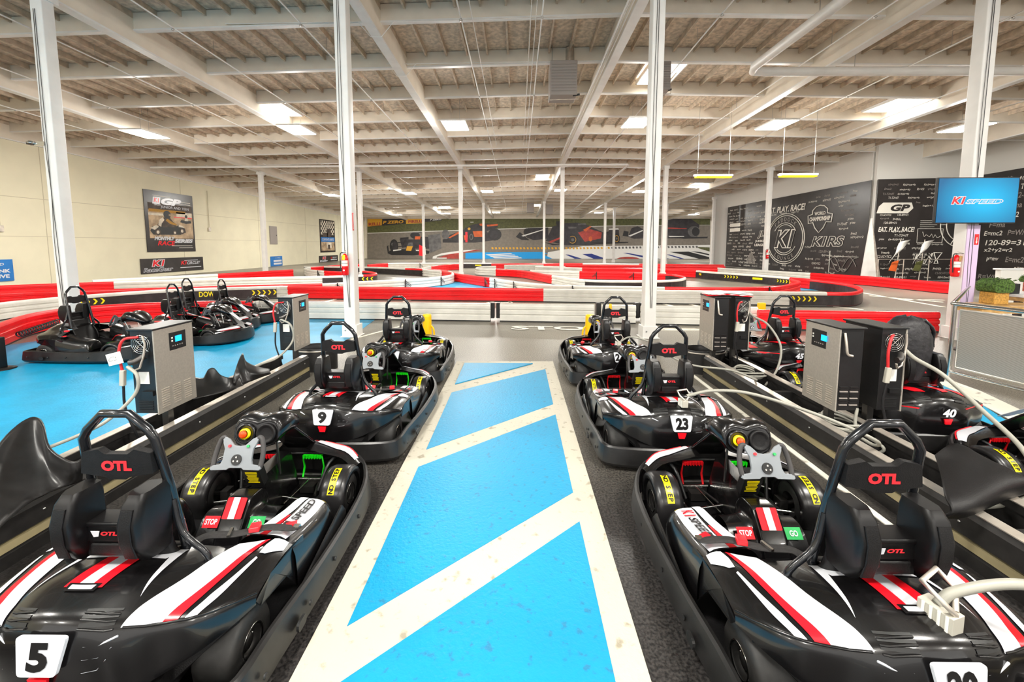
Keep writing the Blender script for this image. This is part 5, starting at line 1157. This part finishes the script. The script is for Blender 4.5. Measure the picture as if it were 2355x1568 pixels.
for k in range(48):
    x = 1440 + k * 4.4 if False else 0
for k in range(60):
    px = 1130 + k * 8.1; yy = 571 if px < 1330 else 571 - (px - 1330) * .012
    if px < 1600: mq(b, [(px, yy - 2.4), (px + 4.2, yy - 2.9), (px + 5.4, yy + 1.6), (px + 1.2, yy + 2.1)], 'm_yel' if px < 1400 else 'm_grey', 4)
mq(b, B([(1950, 500), (2110, 505), (2110, 555), (1990, 520)]), 'm_grass', 3); b.build('painted_kerbs', Mv)
def car(items, nm='racing_car_print', lab=None):
    b = MB()
    for q, (fn, p, m) in enumerate(items): mq(b, fn(p), m, 5 + q * .4)
    b.build(nm, Mv, label=lab)
car([(A, [(395, 606), (405, 570), (560, 548), (820, 558), (900, 575), (890, 606), (700, 626), (430, 622)], 'm_black'), (A, [(372, 520), (390, 500), (400, 600), (385, 606)], 'm_black'), (A, [(530, 425), (640, 400), (640, 520), (560, 535)], 'm_dark'), (A, [(700, 395), (880, 400), (900, 545), (710, 545)], 'm_dark'), (A, [(535, 410), (640, 402), (640, 420), (540, 428)], 'm_black'),
     (A, [(490, 466), (640, 455), (640, 464), (490, 478)], 'm_black'), (A, [(490, 520), (640, 500), (640, 508), (490, 530)], 'm_black'), (A, [(700, 500), (830, 520), (830, 530), (700, 510)], 'm_black'), (A, [(640, 430), (705, 430), (720, 560), (600, 560)], 'm_dark'), (A, ell(460, 512, 52, 84), 'm_black'), (A, ell(440, 490, 12, 18), 'm_grey'), (A, ell(470, 512, 30, 60), 'm_dark'), (A, [(880, 380), (1030, 360), (1045, 540), (900, 600)], 'm_grey'), (A, ell(720, 380, 60, 40), 'm_black'),
     (A, [(700, 340), (800, 335), (800, 350), (700, 352)], 'm_grey'), (A, [(640, 470), (690, 470), (700, 520), (620, 520)], 'm_grey'), (A, [(620, 515), (692, 515), (672, 572), (608, 568)], 'm_yel'), (A, [(720, 392), (790, 392), (780, 430), (715, 430)], 'm_orange'), (A, [(450, 560), (550, 550), (550, 562), (450, 575)], 'm_white'), (A, [(730, 560), (820, 565), (820, 575), (730, 572)], 'm_white'), (A, [(560, 490), (600, 430), (615, 435), (580, 500)], 'm_black')], lab='dark car with a yellow nose')
car([(A, [(1060, 470), (1080, 400), (1300, 320), (1420, 250), (1500, 235), (1740, 240), (1740, 280), (1600, 330), (1700, 440), (1460, 470)], 'm_dark'), (A, [(1130, 410), (1270, 325), (1280, 350), (1150, 415)], 'm_orange'), (A, ell(1095, 370, 48, 60), 'm_grey'), (A, ell(1700, 370, 85, 75), 'm_black'), (A, ell(1410, 400, 40, 62), 'm_black'), (A, ell(1412, 400, 24, 40), 'm_grey'), (A, ell(1412, 400, 14, 26), 'm_dark'), (A, ell(1690, 372, 50, 48), 'm_dark'), (A, [(1330, 290), (1420, 262), (1430, 300), (1340, 330)], 'm_black'), (A, ell(1385, 300, 18, 16), 'm_yel'), (A, [(1400, 215), (1440, 215), (1440, 222), (1400, 222)], 'm_white'), (A, [(1060, 430), (1120, 425), (1230, 455), (1220, 470), (1060, 462)], 'm_black'),
     (A, [(1430, 330), (1560, 325), (1560, 400), (1450, 400)], 'm_orange'), (A, [(1510, 240), (1560, 232), (1560, 268), (1520, 262)], 'm_orange'), (A, [(1600, 250), (1740, 240), (1735, 262), (1610, 272)], 'm_orange'), (A, [(1320, 380), (1370, 380), (1365, 440), (1330, 440)], 'm_orange')], lab='dark and orange car')
car([(A, [(1960, 400), (2010, 340), (2080, 400), (2130, 440), (2030, 435)], 'm_black'), (A, [(2060, 360), (2110, 290), (2360, 285), (2360, 420), (2180, 440), (2100, 410)], 'm_dark'), (A, ell(2100, 340, 45, 48), 'm_black'), (A, [(2030, 385), (2300, 305), (2310, 312), (2050, 395)], 'm_white')], lab='small dark car with a white line')
car([(B, [(180, 430), (260, 260), (420, 220), (560, 215), (660, 240), (860, 330), (1040, 290), (1050, 440), (700, 480), (420, 480)], 'm_dark'), (B, [(210, 440), (360, 380), (360, 400), (240, 455)], 'm_red'), (B, [(560, 330), (700, 290), (840, 330), (830, 400), (640, 440)], 'm_red'), (B, ell(490, 415, 68, 66), 'm_black'), (B, ell(494, 415, 44, 44), 'm_yel'), (B, ell(494, 415, 39, 39), 'm_black'), (B, ell(496, 415, 18, 18), 'm_grey'), (B, ell(440, 400, 30, 58), 'm_dark'), (B, [(300, 200), (350, 195), (352, 260), (310, 262)], 'm_black'), (B, [(160, 445), (330, 470), (420, 478), (260, 480)], 'm_black'), (B, [(620, 300), (700, 255), (720, 262), (650, 320)], 'm_orange'),
     (B, ell(1005, 400, 50, 60), 'm_black'), (B, ell(1014, 402, 28, 38), 'm_yel'), (B, ell(1014, 402, 24, 33), 'm_black'), (B, ell(1016, 402, 9, 12), 'm_grey'), (B, [(920, 285), (1035, 280), (1040, 300), (925, 305)], 'm_white'), (B, [(922, 300), (1036, 296), (1040, 330), (925, 335)], 'm_dark'), (B, ell(706, 405, 22, 30), 'm_orange'), (B, [(560, 225), (650, 222), (655, 240), (560, 245)], 'm_grey'), (B, [(440, 262), (540, 262), (545, 280), (450, 285)], 'm_grey'), (B, [(700, 445), (1150, 440), (1150, 452), (800, 470)], 'm_black')], lab='red and black car')
car([(B, [(1085, 370), (1100, 310), (1155, 320), (1150, 380)], 'm_black'), (B, [(1150, 380), (1190, 280), (1260, 255), (1340, 300), (1340, 400), (1220, 405)], 'm_dark'), (B, [(1150, 370), (1320, 300), (1325, 312), (1175, 378)], 'm_white'), (B, [(1600, 400), (1600, 170), (1890, 170), (1990, 240), (1960, 400)], 'm_dark'), (B, ell(1925, 320, 72, 66), 'm_grey'), (B, ell(1945, 320, 44, 52), 'm_black'), (B, [(1600, 270), (1720, 275), (1840, 280), (1840, 288), (1600, 290)], 'm_red'), (B, [(1620, 370), (1810, 372), (1810, 380), (1640, 384)], 'm_white'), (B, [(1700, 390), (2090, 380), (2080, 398), (1800, 404)], 'm_black')], lab='two dark cars at right')
# marshal flags and small cones by the mural
b = MB(); c = gy(973, 590, 50); b.tube([(c.x, 50, 0), (c.x, 50, 1.7)], .03, 'alu', 6); b.slab([(c.x - .5, 50, .6), (c.x - .05, 50, .5), (c.x - .05, 50, 1.7), (c.x - .45, 50, 1.9)], .02, 'sticker_red'); b.slab([(c.x, 50, .55), (c.x + .35, 50, .7), (c.x + .3, 50, 1.6), (c.x, 50, 1.75)], .02, 'label_white'); tag(b.build('marshal_flags'), 'red and white flags standing left of the far slim column', 'flags')
# ================================================================== CHALK WALLS
def chalk_text(b, n, U, V, w, h, hs, org, nd, seed, avoid=()):
    random.seed(seed); words = ['F=ma', 'C2-5C=TC2', '4(x+y)=R', 'dv/dt', 'E=mc2', 'sin(a+b)', 'v=u+at', 'T1-T2=dT', '(a-b)(a+b)', 'x2+y2=r2', 'log(n+1)', 'f(x)=ax+b', 'P=W/t', 'R=V/I', 'KE=1/2mv2', 'p=mv', '120-89=31', 'a/b+c/d', '7x-3y=12', 'Y=mx+b', 'w=2pf', 'lim n>0']
    rows = int(h / hs); done = 0
    for r in range(rows):
        x = random.uniform(.1, .5)
        while x < w - 1.0:
            t = random.choice(words); hh = hs * random.uniform(.42, .62); ww = hh * len(t) * random.uniform(.55, .7)
            if x + ww > w: break
            z = (r + .5) * hs + random.uniform(-.1, .1) * hs
            if not any(ax - ww < x < bx and az < z < bz for ax, bx, az, bz in avoid) and random.random() < .88:
                b.text(t, org + U * (x + ww / 2) + V * z, U, V, hh, random.choice(['chalk', 'chalk', 'chalk_grey']), shear=.15, bold=.01, width=ww)
            x += ww + random.uniform(.15, .5)
def linep(b, pts, r, m='chalk', closed=False): b.tube(pts, r, m, 5, closed=closed)
# side chalk wall (plane x = 18.1, seen from the left), text reads toward the camera (-y)
T = thing('chalk_mural', 'long black chalkboard print with a round K1 badge, on the receding right wall', 'mural', (18.0, 0, 0))
def cp(px, py): v = gx(px, py, 18.02); return Vector((0, v.y, v.z))
y0, y1 = 21.75, 36.15
b = MB(); b.slab([(0.02, y0, .05), (0.02, y1, .05), (0.02, y1, 5.05), (0.02, y0, 5.12)], .02, 'board_black'); b.build('print_sheet', T)
U, V = Vector((0, -1, 0)), Vector((0, 0, 1)); O = Vector((-.012, y1, .1)); by, bz = 28.35, 2.25
b = MB(); chalk_text(b, 0, U, V, y1 - y0, 4.9, .25, O, None, 3, avoid=[(y1 - by - 2.0, y1 - by + 2.0, bz - 1.75, bz + 1.6), (y1 - 25.4, y1 - 22.9, 1.45, 2.6), (y1 - 26.6, y1 - 24.0, 2.6, 4.2), (y1 - 31.9, y1 - 30.2, 1.6, 3.0), (y1 - 30.6, y1 - 26.4, 3.9, 4.7)]); b.build('scribbles', T, kind='stuff')
b = MB(); K = 1.0
for R_ in (1.95, 1.80): linep(b, [Vector((-.03, by - R_ * math.cos(a), bz + R_ * .86 * math.sin(a))) for a in [2 * math.pi * k / 40 for k in range(40)]], .028, closed=True)
for R_, a0, a1 in ((1.25, .5, 2.6), (1.1, .9, 2.2), (1.25, 3.7, 5.8), (1.1, 4.0, 5.5)): linep(b, [Vector((-.03, by - R_ * math.cos(a0 + (a1 - a0) * k / 12), bz + R_ * .86 * math.sin(a0 + (a1 - a0) * k / 12))) for k in range(13)], .026)
for word, ac, up in (('PADDOCK', 1.571, 1), ('LOUNGE', -1.571, -1)):
    n = len(word)
    for k, ch in enumerate(word):
        a = ac - up * (k - (n - 1) / 2) * .24; r_ = 1.52; c = Vector((-.03, by - r_ * math.cos(a), bz + r_ * .86 * math.sin(a))); ra = (U * math.cos(a) + V * math.sin(a)) * up
        xd = ra.cross(Vector((-1, 0, 0))) * -1; xd = Vector((0, ra.z, -ra.y)) if False else (U * ra.z - V * (U.dot(ra))); b.text(ch, c, xd, ra, .26, 'chalk_grey', bold=.02)
def outl(b, t, o, h, w, U_, V_, nd, sh=.25, m='chalk', mi='board_black', g=.065):
    b.text(t, o, U_, V_, h, m, bold=g, shear=sh, width=w); b.text(t, o + nd * .006, U_, V_, h * .90, mi, bold=.015, shear=sh, width=w * .96)
nd = Vector((-1, 0, 0))
outl(b, 'K1', Vector((-.03, by, bz)), 1.25, 2.1, U, V, nd); outl(b, 'K1RS', Vector((-.02, 24.5, 2.05)), .62, 2.6, U, V, nd)
b.text('EAT. PLAY. RACE!', Vector((-.02, 28.5, 4.25)), U, V, .42, 'chalk', bold=.03, shear=.2, width=4.0); b.text('G-FORCE', Vector((-.02, 30.5, 3.55)), U, V, .2, 'chalk', bold=.03)
outl(b, 'JL', Vector((-.02, 31.1, 2.6)), .6, .9, U, V, nd); b.text('JUNIOR', Vector((-.02, 31.1, 2.12)), U, V, .2, 'chalk', bold=.04, width=1.4); b.text('LEAGUE', Vector((-.02, 31.1, 1.85)), U, V, .2, 'chalk', bold=.04, width=1.5)
for bb in (3.35, 2.95): b.slab([(-.03, 35.6, bb), (-.03, 34.0, bb), (-.03, 34.0, bb + .28), (-.03, 35.6, bb + .28)], .005, 'chalk')
sh_ = [(-.9, .35), (-.55, .45), (-.55, .75), (-.3, 1.0), (0, 1.08), (.3, 1.0), (.55, .75), (.55, .45), (.9, .35), (.85, -.25), (.5, -.2), (.3, -.65), (0, -1.0), (-.3, -.65), (-.5, -.2), (-.85, -.25)]
linep(b, [Vector((-.03, 25.2 - x * 1.1, 3.35 + z * .78)) for x, z in sh_], .03, closed=True); b.text('WORLD', Vector((-.03, 25.2, 3.72)), U, V, .2, 'chalk', bold=.04, width=.9); b.text('CHAMPIONSHIP', Vector((-.03, 25.2, 3.40)), U, V, .26, 'chalk', bold=.05, width=1.7)
gph = [(22.3, .35), (22.3, 1.9)]; linep(b, [Vector((-.03, 24.2, .3)), Vector((-.03, 24.2, 1.5))], .02); linep(b, [Vector((-.03, 24.2, 1.2)), Vector((-.03, 22.2, 1.2))], .014)
for ph in (0, 1.6): linep(b, [Vector((-.03, 24.3 - 2.0 * k / 16, .75 + .4 * math.sin(k * .5 + ph))) for k in range(17)], .018, 'chalk_grey')
for k in range(7): xx = 32.8 - k * .17; hh = 1.0 - abs(k - 3) * .18; b.slab([(-.03, xx, .4), (-.03, xx - .11, .4), (-.03, xx - .11, .4 + hh), (-.03, xx, .4 + hh)], .005, 'chalk_grey')
b.build('badges', T)
# front chalk wall (plane y = 21.6)
T = thing('chalk_mural', 'black chalkboard print with GP and Teen Cup logos, facing the camera behind the television', 'mural', (0, 21.5, 0))
b = MB(); b.slab([(18.1, -.02, .05), (23.2, -.02, .05), (23.2, -.02, 5.2), (18.1, -.02, 5.12)], .02, 'board_black'); b.build('print_sheet', T)
U, V, nd = Vector((1, 0, 0)), Vector((0, 0, 1)), Vector((0, -1, 0)); O = Vector((18.15, -.05, .1))
b = MB(); chalk_text(b, 0, U, V, 5.0, 5.0, .21, O, None, 11, avoid=[(.0, 1.8, 3.3, 3.95), (2.1, 3.4, 1.8, 3.1), (1.7, 3.4, .7, 1.45), (.1, 2.0, 2.45, 2.85), (3.5, 5.2, 1.3, 4.0)]); b.build('scribbles', T, kind='stuff')
b = MB(); q = Vector((19.0, -.06, 3.68)); b.slab([q + Vector(v) for v in ((-.9, 0, -.25), (.65, 0, -.25), (.9, 0, .0), (.8, 0, .28), (-.6, 0, .28), (-.8, 0, .1))], .006, 'chalk'); b.text('GP', q + Vector((.25, -.012, .02)), U, V, .34, 'board_black', bold=.05, shear=.25, width=.95)
b.text('EAT. PLAY. RACE!', Vector((19.15, -.06, 2.62)), U, V, .25, 'chalk', bold=.03, shear=.2, width=1.8); outl(b, 'TEEN', Vector((20.6, -.06, 1.28)), .30, 1.1, U, V, nd, g=.14); outl(b, 'CUP', Vector((20.65, -.06, .96)), .30, .85, U, V, nd, g=.14)
linep(b, [Vector((21.15, -.07, .9)), Vector((21.35, -.07, .9)), Vector((21.27, -.07, 1.1)), Vector((21.5, -.07, 1.45)), Vector((21.1, -.07, 1.45)), Vector((21.22, -.07, 1.1))], .025, closed=True)
linep(b, [Vector(v) for v in ((20.2, -.07, 1.95), (21.45, -.07, 1.95), (21.45, -.07, 2.65), (20.2, -.07, 2.65))], .016, closed=True); linep(b, [Vector((20.45 + k * .09, -.07, 2.5 - .25 * abs(math.sin(k * 1.3)) - .01 * k)) for k in range(11)], .014)
for k in range(4): linep(b, [Vector((20.3, -.07, 2.75 + k * .1)), Vector((21.0 + .12 * k, -.07, 2.75 + k * .1))], .014)
for R_ in (1.15, .85): linep(b, [Vector((22.45 + R_ * math.cos(a), -.07, 2.85 + R_ * math.sin(a))) for a in [2 * math.pi * k / 36 for k in range(36)]], .022, closed=True)
for k in range(6): a = k * 1.047; linep(b, [Vector((22.45 + .85 * math.cos(a), -.07, 2.85 + .85 * math.sin(a))), Vector((22.45 + 1.15 * math.cos(a), -.07, 2.85 + 1.15 * math.sin(a)))], .018)
b.build('badges', T)
T = thing('chalk_mural', 'black chalkboard print on the side wall at the right picture edge', 'mural', (23.1, 0, 0))
b = MB(); b.slab([(0, 8, .05), (0, 21.5, .05), (0, 21.5, 5.3), (0, 8, 5.6)], .02, 'board_black'); b.build('print_sheet', T)
b = MB(); chalk_text(b, 0, Vector((0, -1, 0)), V, 12.5, 5.3, .42, Vector((-.03, 21.3, .1)), None, 21); b.build('scribbles', T, kind='stuff')
# ================================================================== TELEVISION, EXTINGUISHERS, COLUMN SIGNS
T = thing('television', 'wall television with a blue K1 SPEED screen on the lilac column', 'television', (8.43, 7.86, 2.64), -.03)
b = MB(); b.box((0, .03, 0), (1.42, .05, .84), 'black_paint'); b.build('casing', T, bevel=.01)
b = MB(); b.box((0, 0.0, 0), (1.38, .006, .80), 'screen_blue'); sc = b.build('screen', T)
b = MB(); b.text('K1', (-.33, -.006, 0), (1, 0, 0), (0, 0, 1), .155, 'sticker_white', bold=.09, shear=.25, width=.26); b.text('K1', (-.33, -.009, 0), (1, 0, 0), (0, 0, 1), .13, 'letter_red', bold=.03, shear=.25, width=.24)
b.text('SPEED', (.12, -.006, -.02), (1, 0, 0), (0, 0, 1), .09, 'sticker_white', bold=.07, shear=.25, width=.66); b.text('SPEED', (.12, -.009, -.02), (1, 0, 0), (0, 0, 1), .062, 'screen_blue', bold=.0, shear=.25, width=.62); b.build('screen_logo', sc)
b = MB(); b.box((.1, .10, 0), (.25, .12, .25), 'black_paint'); b.build('bracket', T)
def extinguisher(x, y, z, lb, s=1.0, tagm='yellow'):
    T = thing('fire_extinguisher', lb, 'fire extinguisher', (x, y, z)); T.scale = (s, s, s)
    b = MB(); b.lathe([(0, -.2), (.055, -.2), (.064, -.18), (.064, .12), (.058, .17), (.03, .205), (.018, .22), (0, .22)], (0, 0, 0), 'ext_red', 22); cy = b.build('cylinder', T)
    b = MB(); rr = [[Vector((.0652 * math.sin(a), -.0652 * math.cos(a), z_)) for a in [math.radians(v) for v in range(-70, 71, 14)]] for z_ in (-.02, .09)]; b.loft(rr, 'label_white', caps=False, ringclosed=False)
    rr = [[Vector((.0655 * math.sin(a), -.0655 * math.cos(a), z_)) for a in [math.radians(v) for v in range(-70, 71, 14)]] for z_ in (.03, .036)]; b.loft(rr, 'black_paint', caps=False, ringclosed=False)
    b.add([(.02 * math.cos(a), -.068, -.10 + .016 * math.sin(a)) for a in [2 * math.pi * k / 12 for k in range(12)]], [tuple(range(12))], 'label_white'); b.build('label', cy)
    b = MB(); b.box((0, -.01, .235), (.035, .04, .03), 'chrome'); b.box((.02, -.05, .262), (.018, .11, .008), 'chrome', Matrix.Rotation(.3, 3, 'X')); b.box((.02, -.05, .24), (.018, .09, .008), 'black_paint'); b.build('valve', T)
    b = MB(); b.tube(catmull([(0, 0, .235), (-.07, -.02, .23), (-.085, -.02, .12), (-.078, -.03, -.05), (-.074, -.03, -.12)], 5), .009, 'cable_black', 7); b.build('hose', T)
    b = MB(); b.box((.005, -.072, .15), (.05, .004, .10), tagm, Matrix.Rotation(.15, 3, 'Y')); b.build('inspection_tag', T)
    b = MB(); b.box((0, .07, 0), (.05, .02, .3), 'ext_red'); b.build('bracket', T)
extinguisher(-3.345, 7.95, 1.44, 'red fire extinguisher with a yellow tag on the white column')
extinguisher(8.405, 8.10, 1.42, 'red fire extinguisher below the television on the lilac column', 1.0, 'wood')
extinguisher(14.42, 24.2, 1.3, 'tiny red fire extinguisher on the column before the chalk wall', 1.2, 'label_white')
b = MB(); b.box((-3.205, 8.06, 2.28), (.006, .05, .34), 'ext_red'); b.box((-3.205, 8.06, 2.28), (.008, .012, .30), 'label_white'); tag(b.build('column_sign'), 'narrow red sign strip on the side of the extinguisher column', 'sign')
b = MB(); b.box((-2.99, 24.26, 2.3), (.12, .006, .6), 'sticker_red'); tag(b.build('column_sign'), 'faded red strip sign on the column by the blue triangle', 'sign')
b = MB(); b.lathe([(.0, 0), (.05, 0), (.055, .02), (.03, .05), (0, .055)], (-9.42, 8.0, 3.78), 'chrome', 14); b.box((-9.28, 8.05, 3.79), (.2, .06, .07), 'chrome'); b.box((-9.45, 8.03, 3.79), (.1, .08, .05), 'black_paint'); tag(b.build('security_camera'), 'small metal camera fixed high on the far left column', 'camera')
# ================================================================== RIGHT SIDE: RAILING, COUNTERS, PLANTERS
T = thing('mesh_railing', 'steel railing with perforated panel beside the red karts', 'railing', (5.72, 5.5, 0))
P0, P1 = Vector((0, 0, 0)), Vector((.55, -3.6, 0)); d = (P1 - P0); L = d.length; dn = d.normalized()
b = MB(); b.tube([P0 + Vector((0, 0, 1.06)), P1 + Vector((0, 0, 1.06))], .028, 'chrome', 12); b.tube([P0 + Vector((0, 0, 1.06)), Vector((2.55, 2.2, 1.06))], .024, 'chrome', 12); b.build('top_rail', T)
b = MB(); b.tube([P0 + Vector((0, 0, .16)), P1 + Vector((0, 0, .16))], .022, 'chrome', 10); b.build('bottom_rail', T)
for k in range(3):
    q = P0 + dn * (1.75 * k + .02); b = MB(); b.tube([q, q + Vector((0, 0, 1.06))], .026, 'chrome', 10); b.box(q + Vector((0, 0, .006)), (.14, .14, .012), 'alu'); b.build('post', T)
for k in range(2):
    a = P0 + dn * (1.75 * k + .09); c = P0 + dn * (1.75 * k + 1.68); b = MB(); n_ = Vector((dn.y, -dn.x, 0)) * .004
    b.add([a - n_ + Vector((0, 0, .24)), c - n_ + Vector((0, 0, .24)), c - n_ + Vector((0, 0, .98)), a - n_ + Vector((0, 0, .98)), a + n_ + Vector((0, 0, .24)), c + n_ + Vector((0, 0, .24)), c + n_ + Vector((0, 0, .98)), a + n_ + Vector((0, 0, .98))], [(3, 2, 1, 0), (4, 5, 6, 7)], 'perforated')
    pn = b.build('mesh_panel', T)
    b = MB(); b.tube([a + Vector((0, 0, .23)), c + Vector((0, 0, .23)), c + Vector((0, 0, .99)), a + Vector((0, 0, .99))], .014, 'alu', 7, closed=True); b.build('panel_frame', pn)
# counters
def counter(x, y, w, d, h, lb, top='table_white'):
    T = thing('counter_table', lb, 'table', (x, y, 0)); b = MB(); b.box((0, 0, h), (w, d, .05), top); b.build('top', T, bevel=.008)
    b = MB(); b.box((0, 0, h - .06), (w - .04, d - .04, .07), 'wood'); b.build('edge_band', T)
    for sx in (-1, 1):
        b = MB(); b.box((sx * (w / 2 - .25), 0, h / 2 - .04), (.08, .08, h - .1), 'dark_steel'); b.box((sx * (w / 2 - .25), 0, .015), (.5, .45, .03), 'dark_steel'); b.build('leg', T)
counter(9.98, 7.62, 2.3, .62, .93, 'white topped counter with wood edge behind the mesh railing')
counter(8.6, 7.1, 2.0, .5, .80, 'lower wooden counter in front of the white topped one, under the tan planter', 'wood')
def planter(x, y, z, w, d, h, m, lb, hh=.22):
    T = thing('planter_box', lb, 'planter', (x, y, z)); b = MB(); b.box((0, 0, h / 2), (w, d, h), m); b.build('box', T, bevel=.01)
    random.seed(int(x * 100)); b = MB()
    n = int(90 * w * d / .15)
    rings = []
    b.prism(rnd([(-w / 2 - .03, h), (w / 2 + .03, h), (w / 2 + .05, h + hh * .6), (w / 2 - .02, h + hh), (-w / 2 + .02, h + hh), (-w / 2 - .05, h + hh * .6)], .06), 'y', -d / 2 - .03, d / 2 + .03, 'hedge', False)
    for k in range(min(n * 7, 1400)):
        p = Vector((random.uniform(-w / 2 - .06, w / 2 + .06), random.uniform(-d / 2 - .05, d / 2 + .05), h + random.uniform(.02, hh + .02)))
        if abs(p.x) < w / 2 - .01 and abs(p.y) < d / 2 - .01 and p.z < h + hh - .02: p.z = h + hh
        r = Matrix.Rotation(random.uniform(0, 6.28), 3, 'Z') @ Matrix.Rotation(random.uniform(-1.2, 1.2), 3, 'X'); s = .022
        b.add([p + r @ Vector(v) for v in ((-s, 0, 0), (0, -s * .6, 0), (s, 0, .006), (0, s * .6, 0))], [(0, 1, 2, 3)], 'hedge')
    b.build('hedge', T)
planter(8.16, 7.2, .827, .24, .24, .20, 'planter_tan', 'tan planter with a rounded hedge beside the lilac column', .22)
planter(10.1, 7.85, .957, 1.1, .26, .17, 'planter_brick', 'long brick coloured planter with a flat hedge at the right edge', .12)
T = thing('napkin_box', 'dark cube box between the planters on the counter', 'box', (8.85, 7.62, .957)); b = MB(); b.box((0, 0, .09), (.22, .22, .18), 'sticker_black'); b.build('body', T, bevel=.01); b = MB(); b.box((0, 0, .185), (.16, .16, .01), 'heater_grey'); b.build('lid', T)
b = MB(); b.box((13.9, 10.2, .62), (4.6, .12, 1.24), 'wall_white'); b.box((13.9, 10.2, 1.25), (4.7, .16, .04), 'table_white'); tag(b.build('half_wall', bevel=.01), 'white half height partition behind the long planter', 'partition')
# podium fence and flags before the chalk wall
T = thing('barrier_fence', 'thin metal fence in front of the Teen Cup chalk logo', 'fence', (17.8, 20.3, 0))
b = MB(); b.tube([(-.4, 0, 1.15), (3.2, 0, 1.15)], .02, 'alu', 6); b.build('top_rail', T)
for k in range(4): b = MB(); b.tube([(-.4 + 1.2 * k, 0, 0), (-.4 + 1.2 * k, 0, 1.15)], .02, 'alu', 6); b.build('post', T)
T = thing('a_frame_stand', 'tall narrow white triangular stand at the chalk wall corner', 'stand', (17.55, 20.9, 0)); b = MB(); b.slab([(-.45, 0, .0), (.35, 0, 0), (-.08, 0, 3.15), (-.14, 0, 3.15)], .05, 'white_paint'); b.build('panel', T)
b = MB(); b.slab([(.35, -.02, 0), (.55, -.02, 0), (-.06, -.02, 2.9), (-.1, -.02, 3.1)], .03, 'alu'); b.build('rear_leg', T)
for x, m1, m2, lb in ((18.6, 'label_white', 'm_orange', 'white and orange flag leaning at the fence by the triangular stand'), (19.75, 'm_white', 'm_grass', 'white and green checkered flag at the fence left of the Teen Cup logo')):
    T = thing('team_flag', lb, 'flag', (x, 20.6, 0)); b = MB(); b.tube([(-.1, 0, 0), (.05, 0, 2.1)], .02, 'alu', 6); b.build('pole', T)
    b = MB(); n = 8; vs = []
    for i in range(n + 1):
        for j in (0, 1): u = i / n; vs.append((-.45 * u + .0 + .5 * j * (1 - u), -.04 + .04 * math.sin(u * 9 + j), 2.0 - 1.1 * u + .1 * j))
    b.add(vs, [(2 * i, 2 * i + 1, 2 * i + 3, 2 * i + 2) for i in range(n)], m1, True); o = b.build('cloth', T); md = o.modifiers.new('t', 'SOLIDIFY'); md.thickness = .01
    if 1: b = MB(); b.slab([(-.5, -.1, .6), (-.15, -.1, .55), (-.05, -.1, 1.1), (-.35, -.1, 1.0)], .02, m2); b.build('tail', T)
# black plastic cover over the hoop and seat of kart 40
T = thing('plastic_cover', 'crumpled black plastic cover over the hoop of kart 40', 'cover', (3.60, 3.86, 0)); b = MB(); rings = []; random.seed(5)
for z, rx, ry in ((.62, .17, .12), (.75, .20, .14), (.88, .215, .15), (1.0, .20, .13), (1.09, .165, .11), (1.15, .11, .08), (1.17, .02, .02)):
    rings.append([Vector((rx * math.cos(a) * random.uniform(.9, 1.06), ry * math.sin(a) * random.uniform(.85, 1.1) - .02, z + random.uniform(-.015, .015))) for a in [2 * math.pi * k / 26 for k in range(26)]])
b.loft(rings, 'cover_cloth'); b.build('sheet', T)
# black post at the left picture edge on the blue floor
T = thing('floor_post', 'black square post on a round foot at the left picture edge', 'post', (gz(0, 850).x, gz(0, 850).y, 0)); b = MB(); b.box((-.02, 0, .24), (.14, .12, .48), 'black_paint'); b.build('body', T, bevel=.008); b = MB(); b.lathe([(.0, 0), (.17, 0), (.17, .015), (.12, .03), (0, .03)], (0, 0, 0), 'guard_black', 20); b.build('foot', T)
g = gz(212, 760, .2); T = thing('barrier_brace', 'black upright with joint behind the plain black kart', 'brace', (gz(218, 750).x, 8.6, 0)); b = MB(); b.box((0, 0, .24), (.08, .08, .48), 'black_paint'); b.box((-.1, 0, .36), (.14, .03, .05), 'dark_steel'); b.build('body', T)
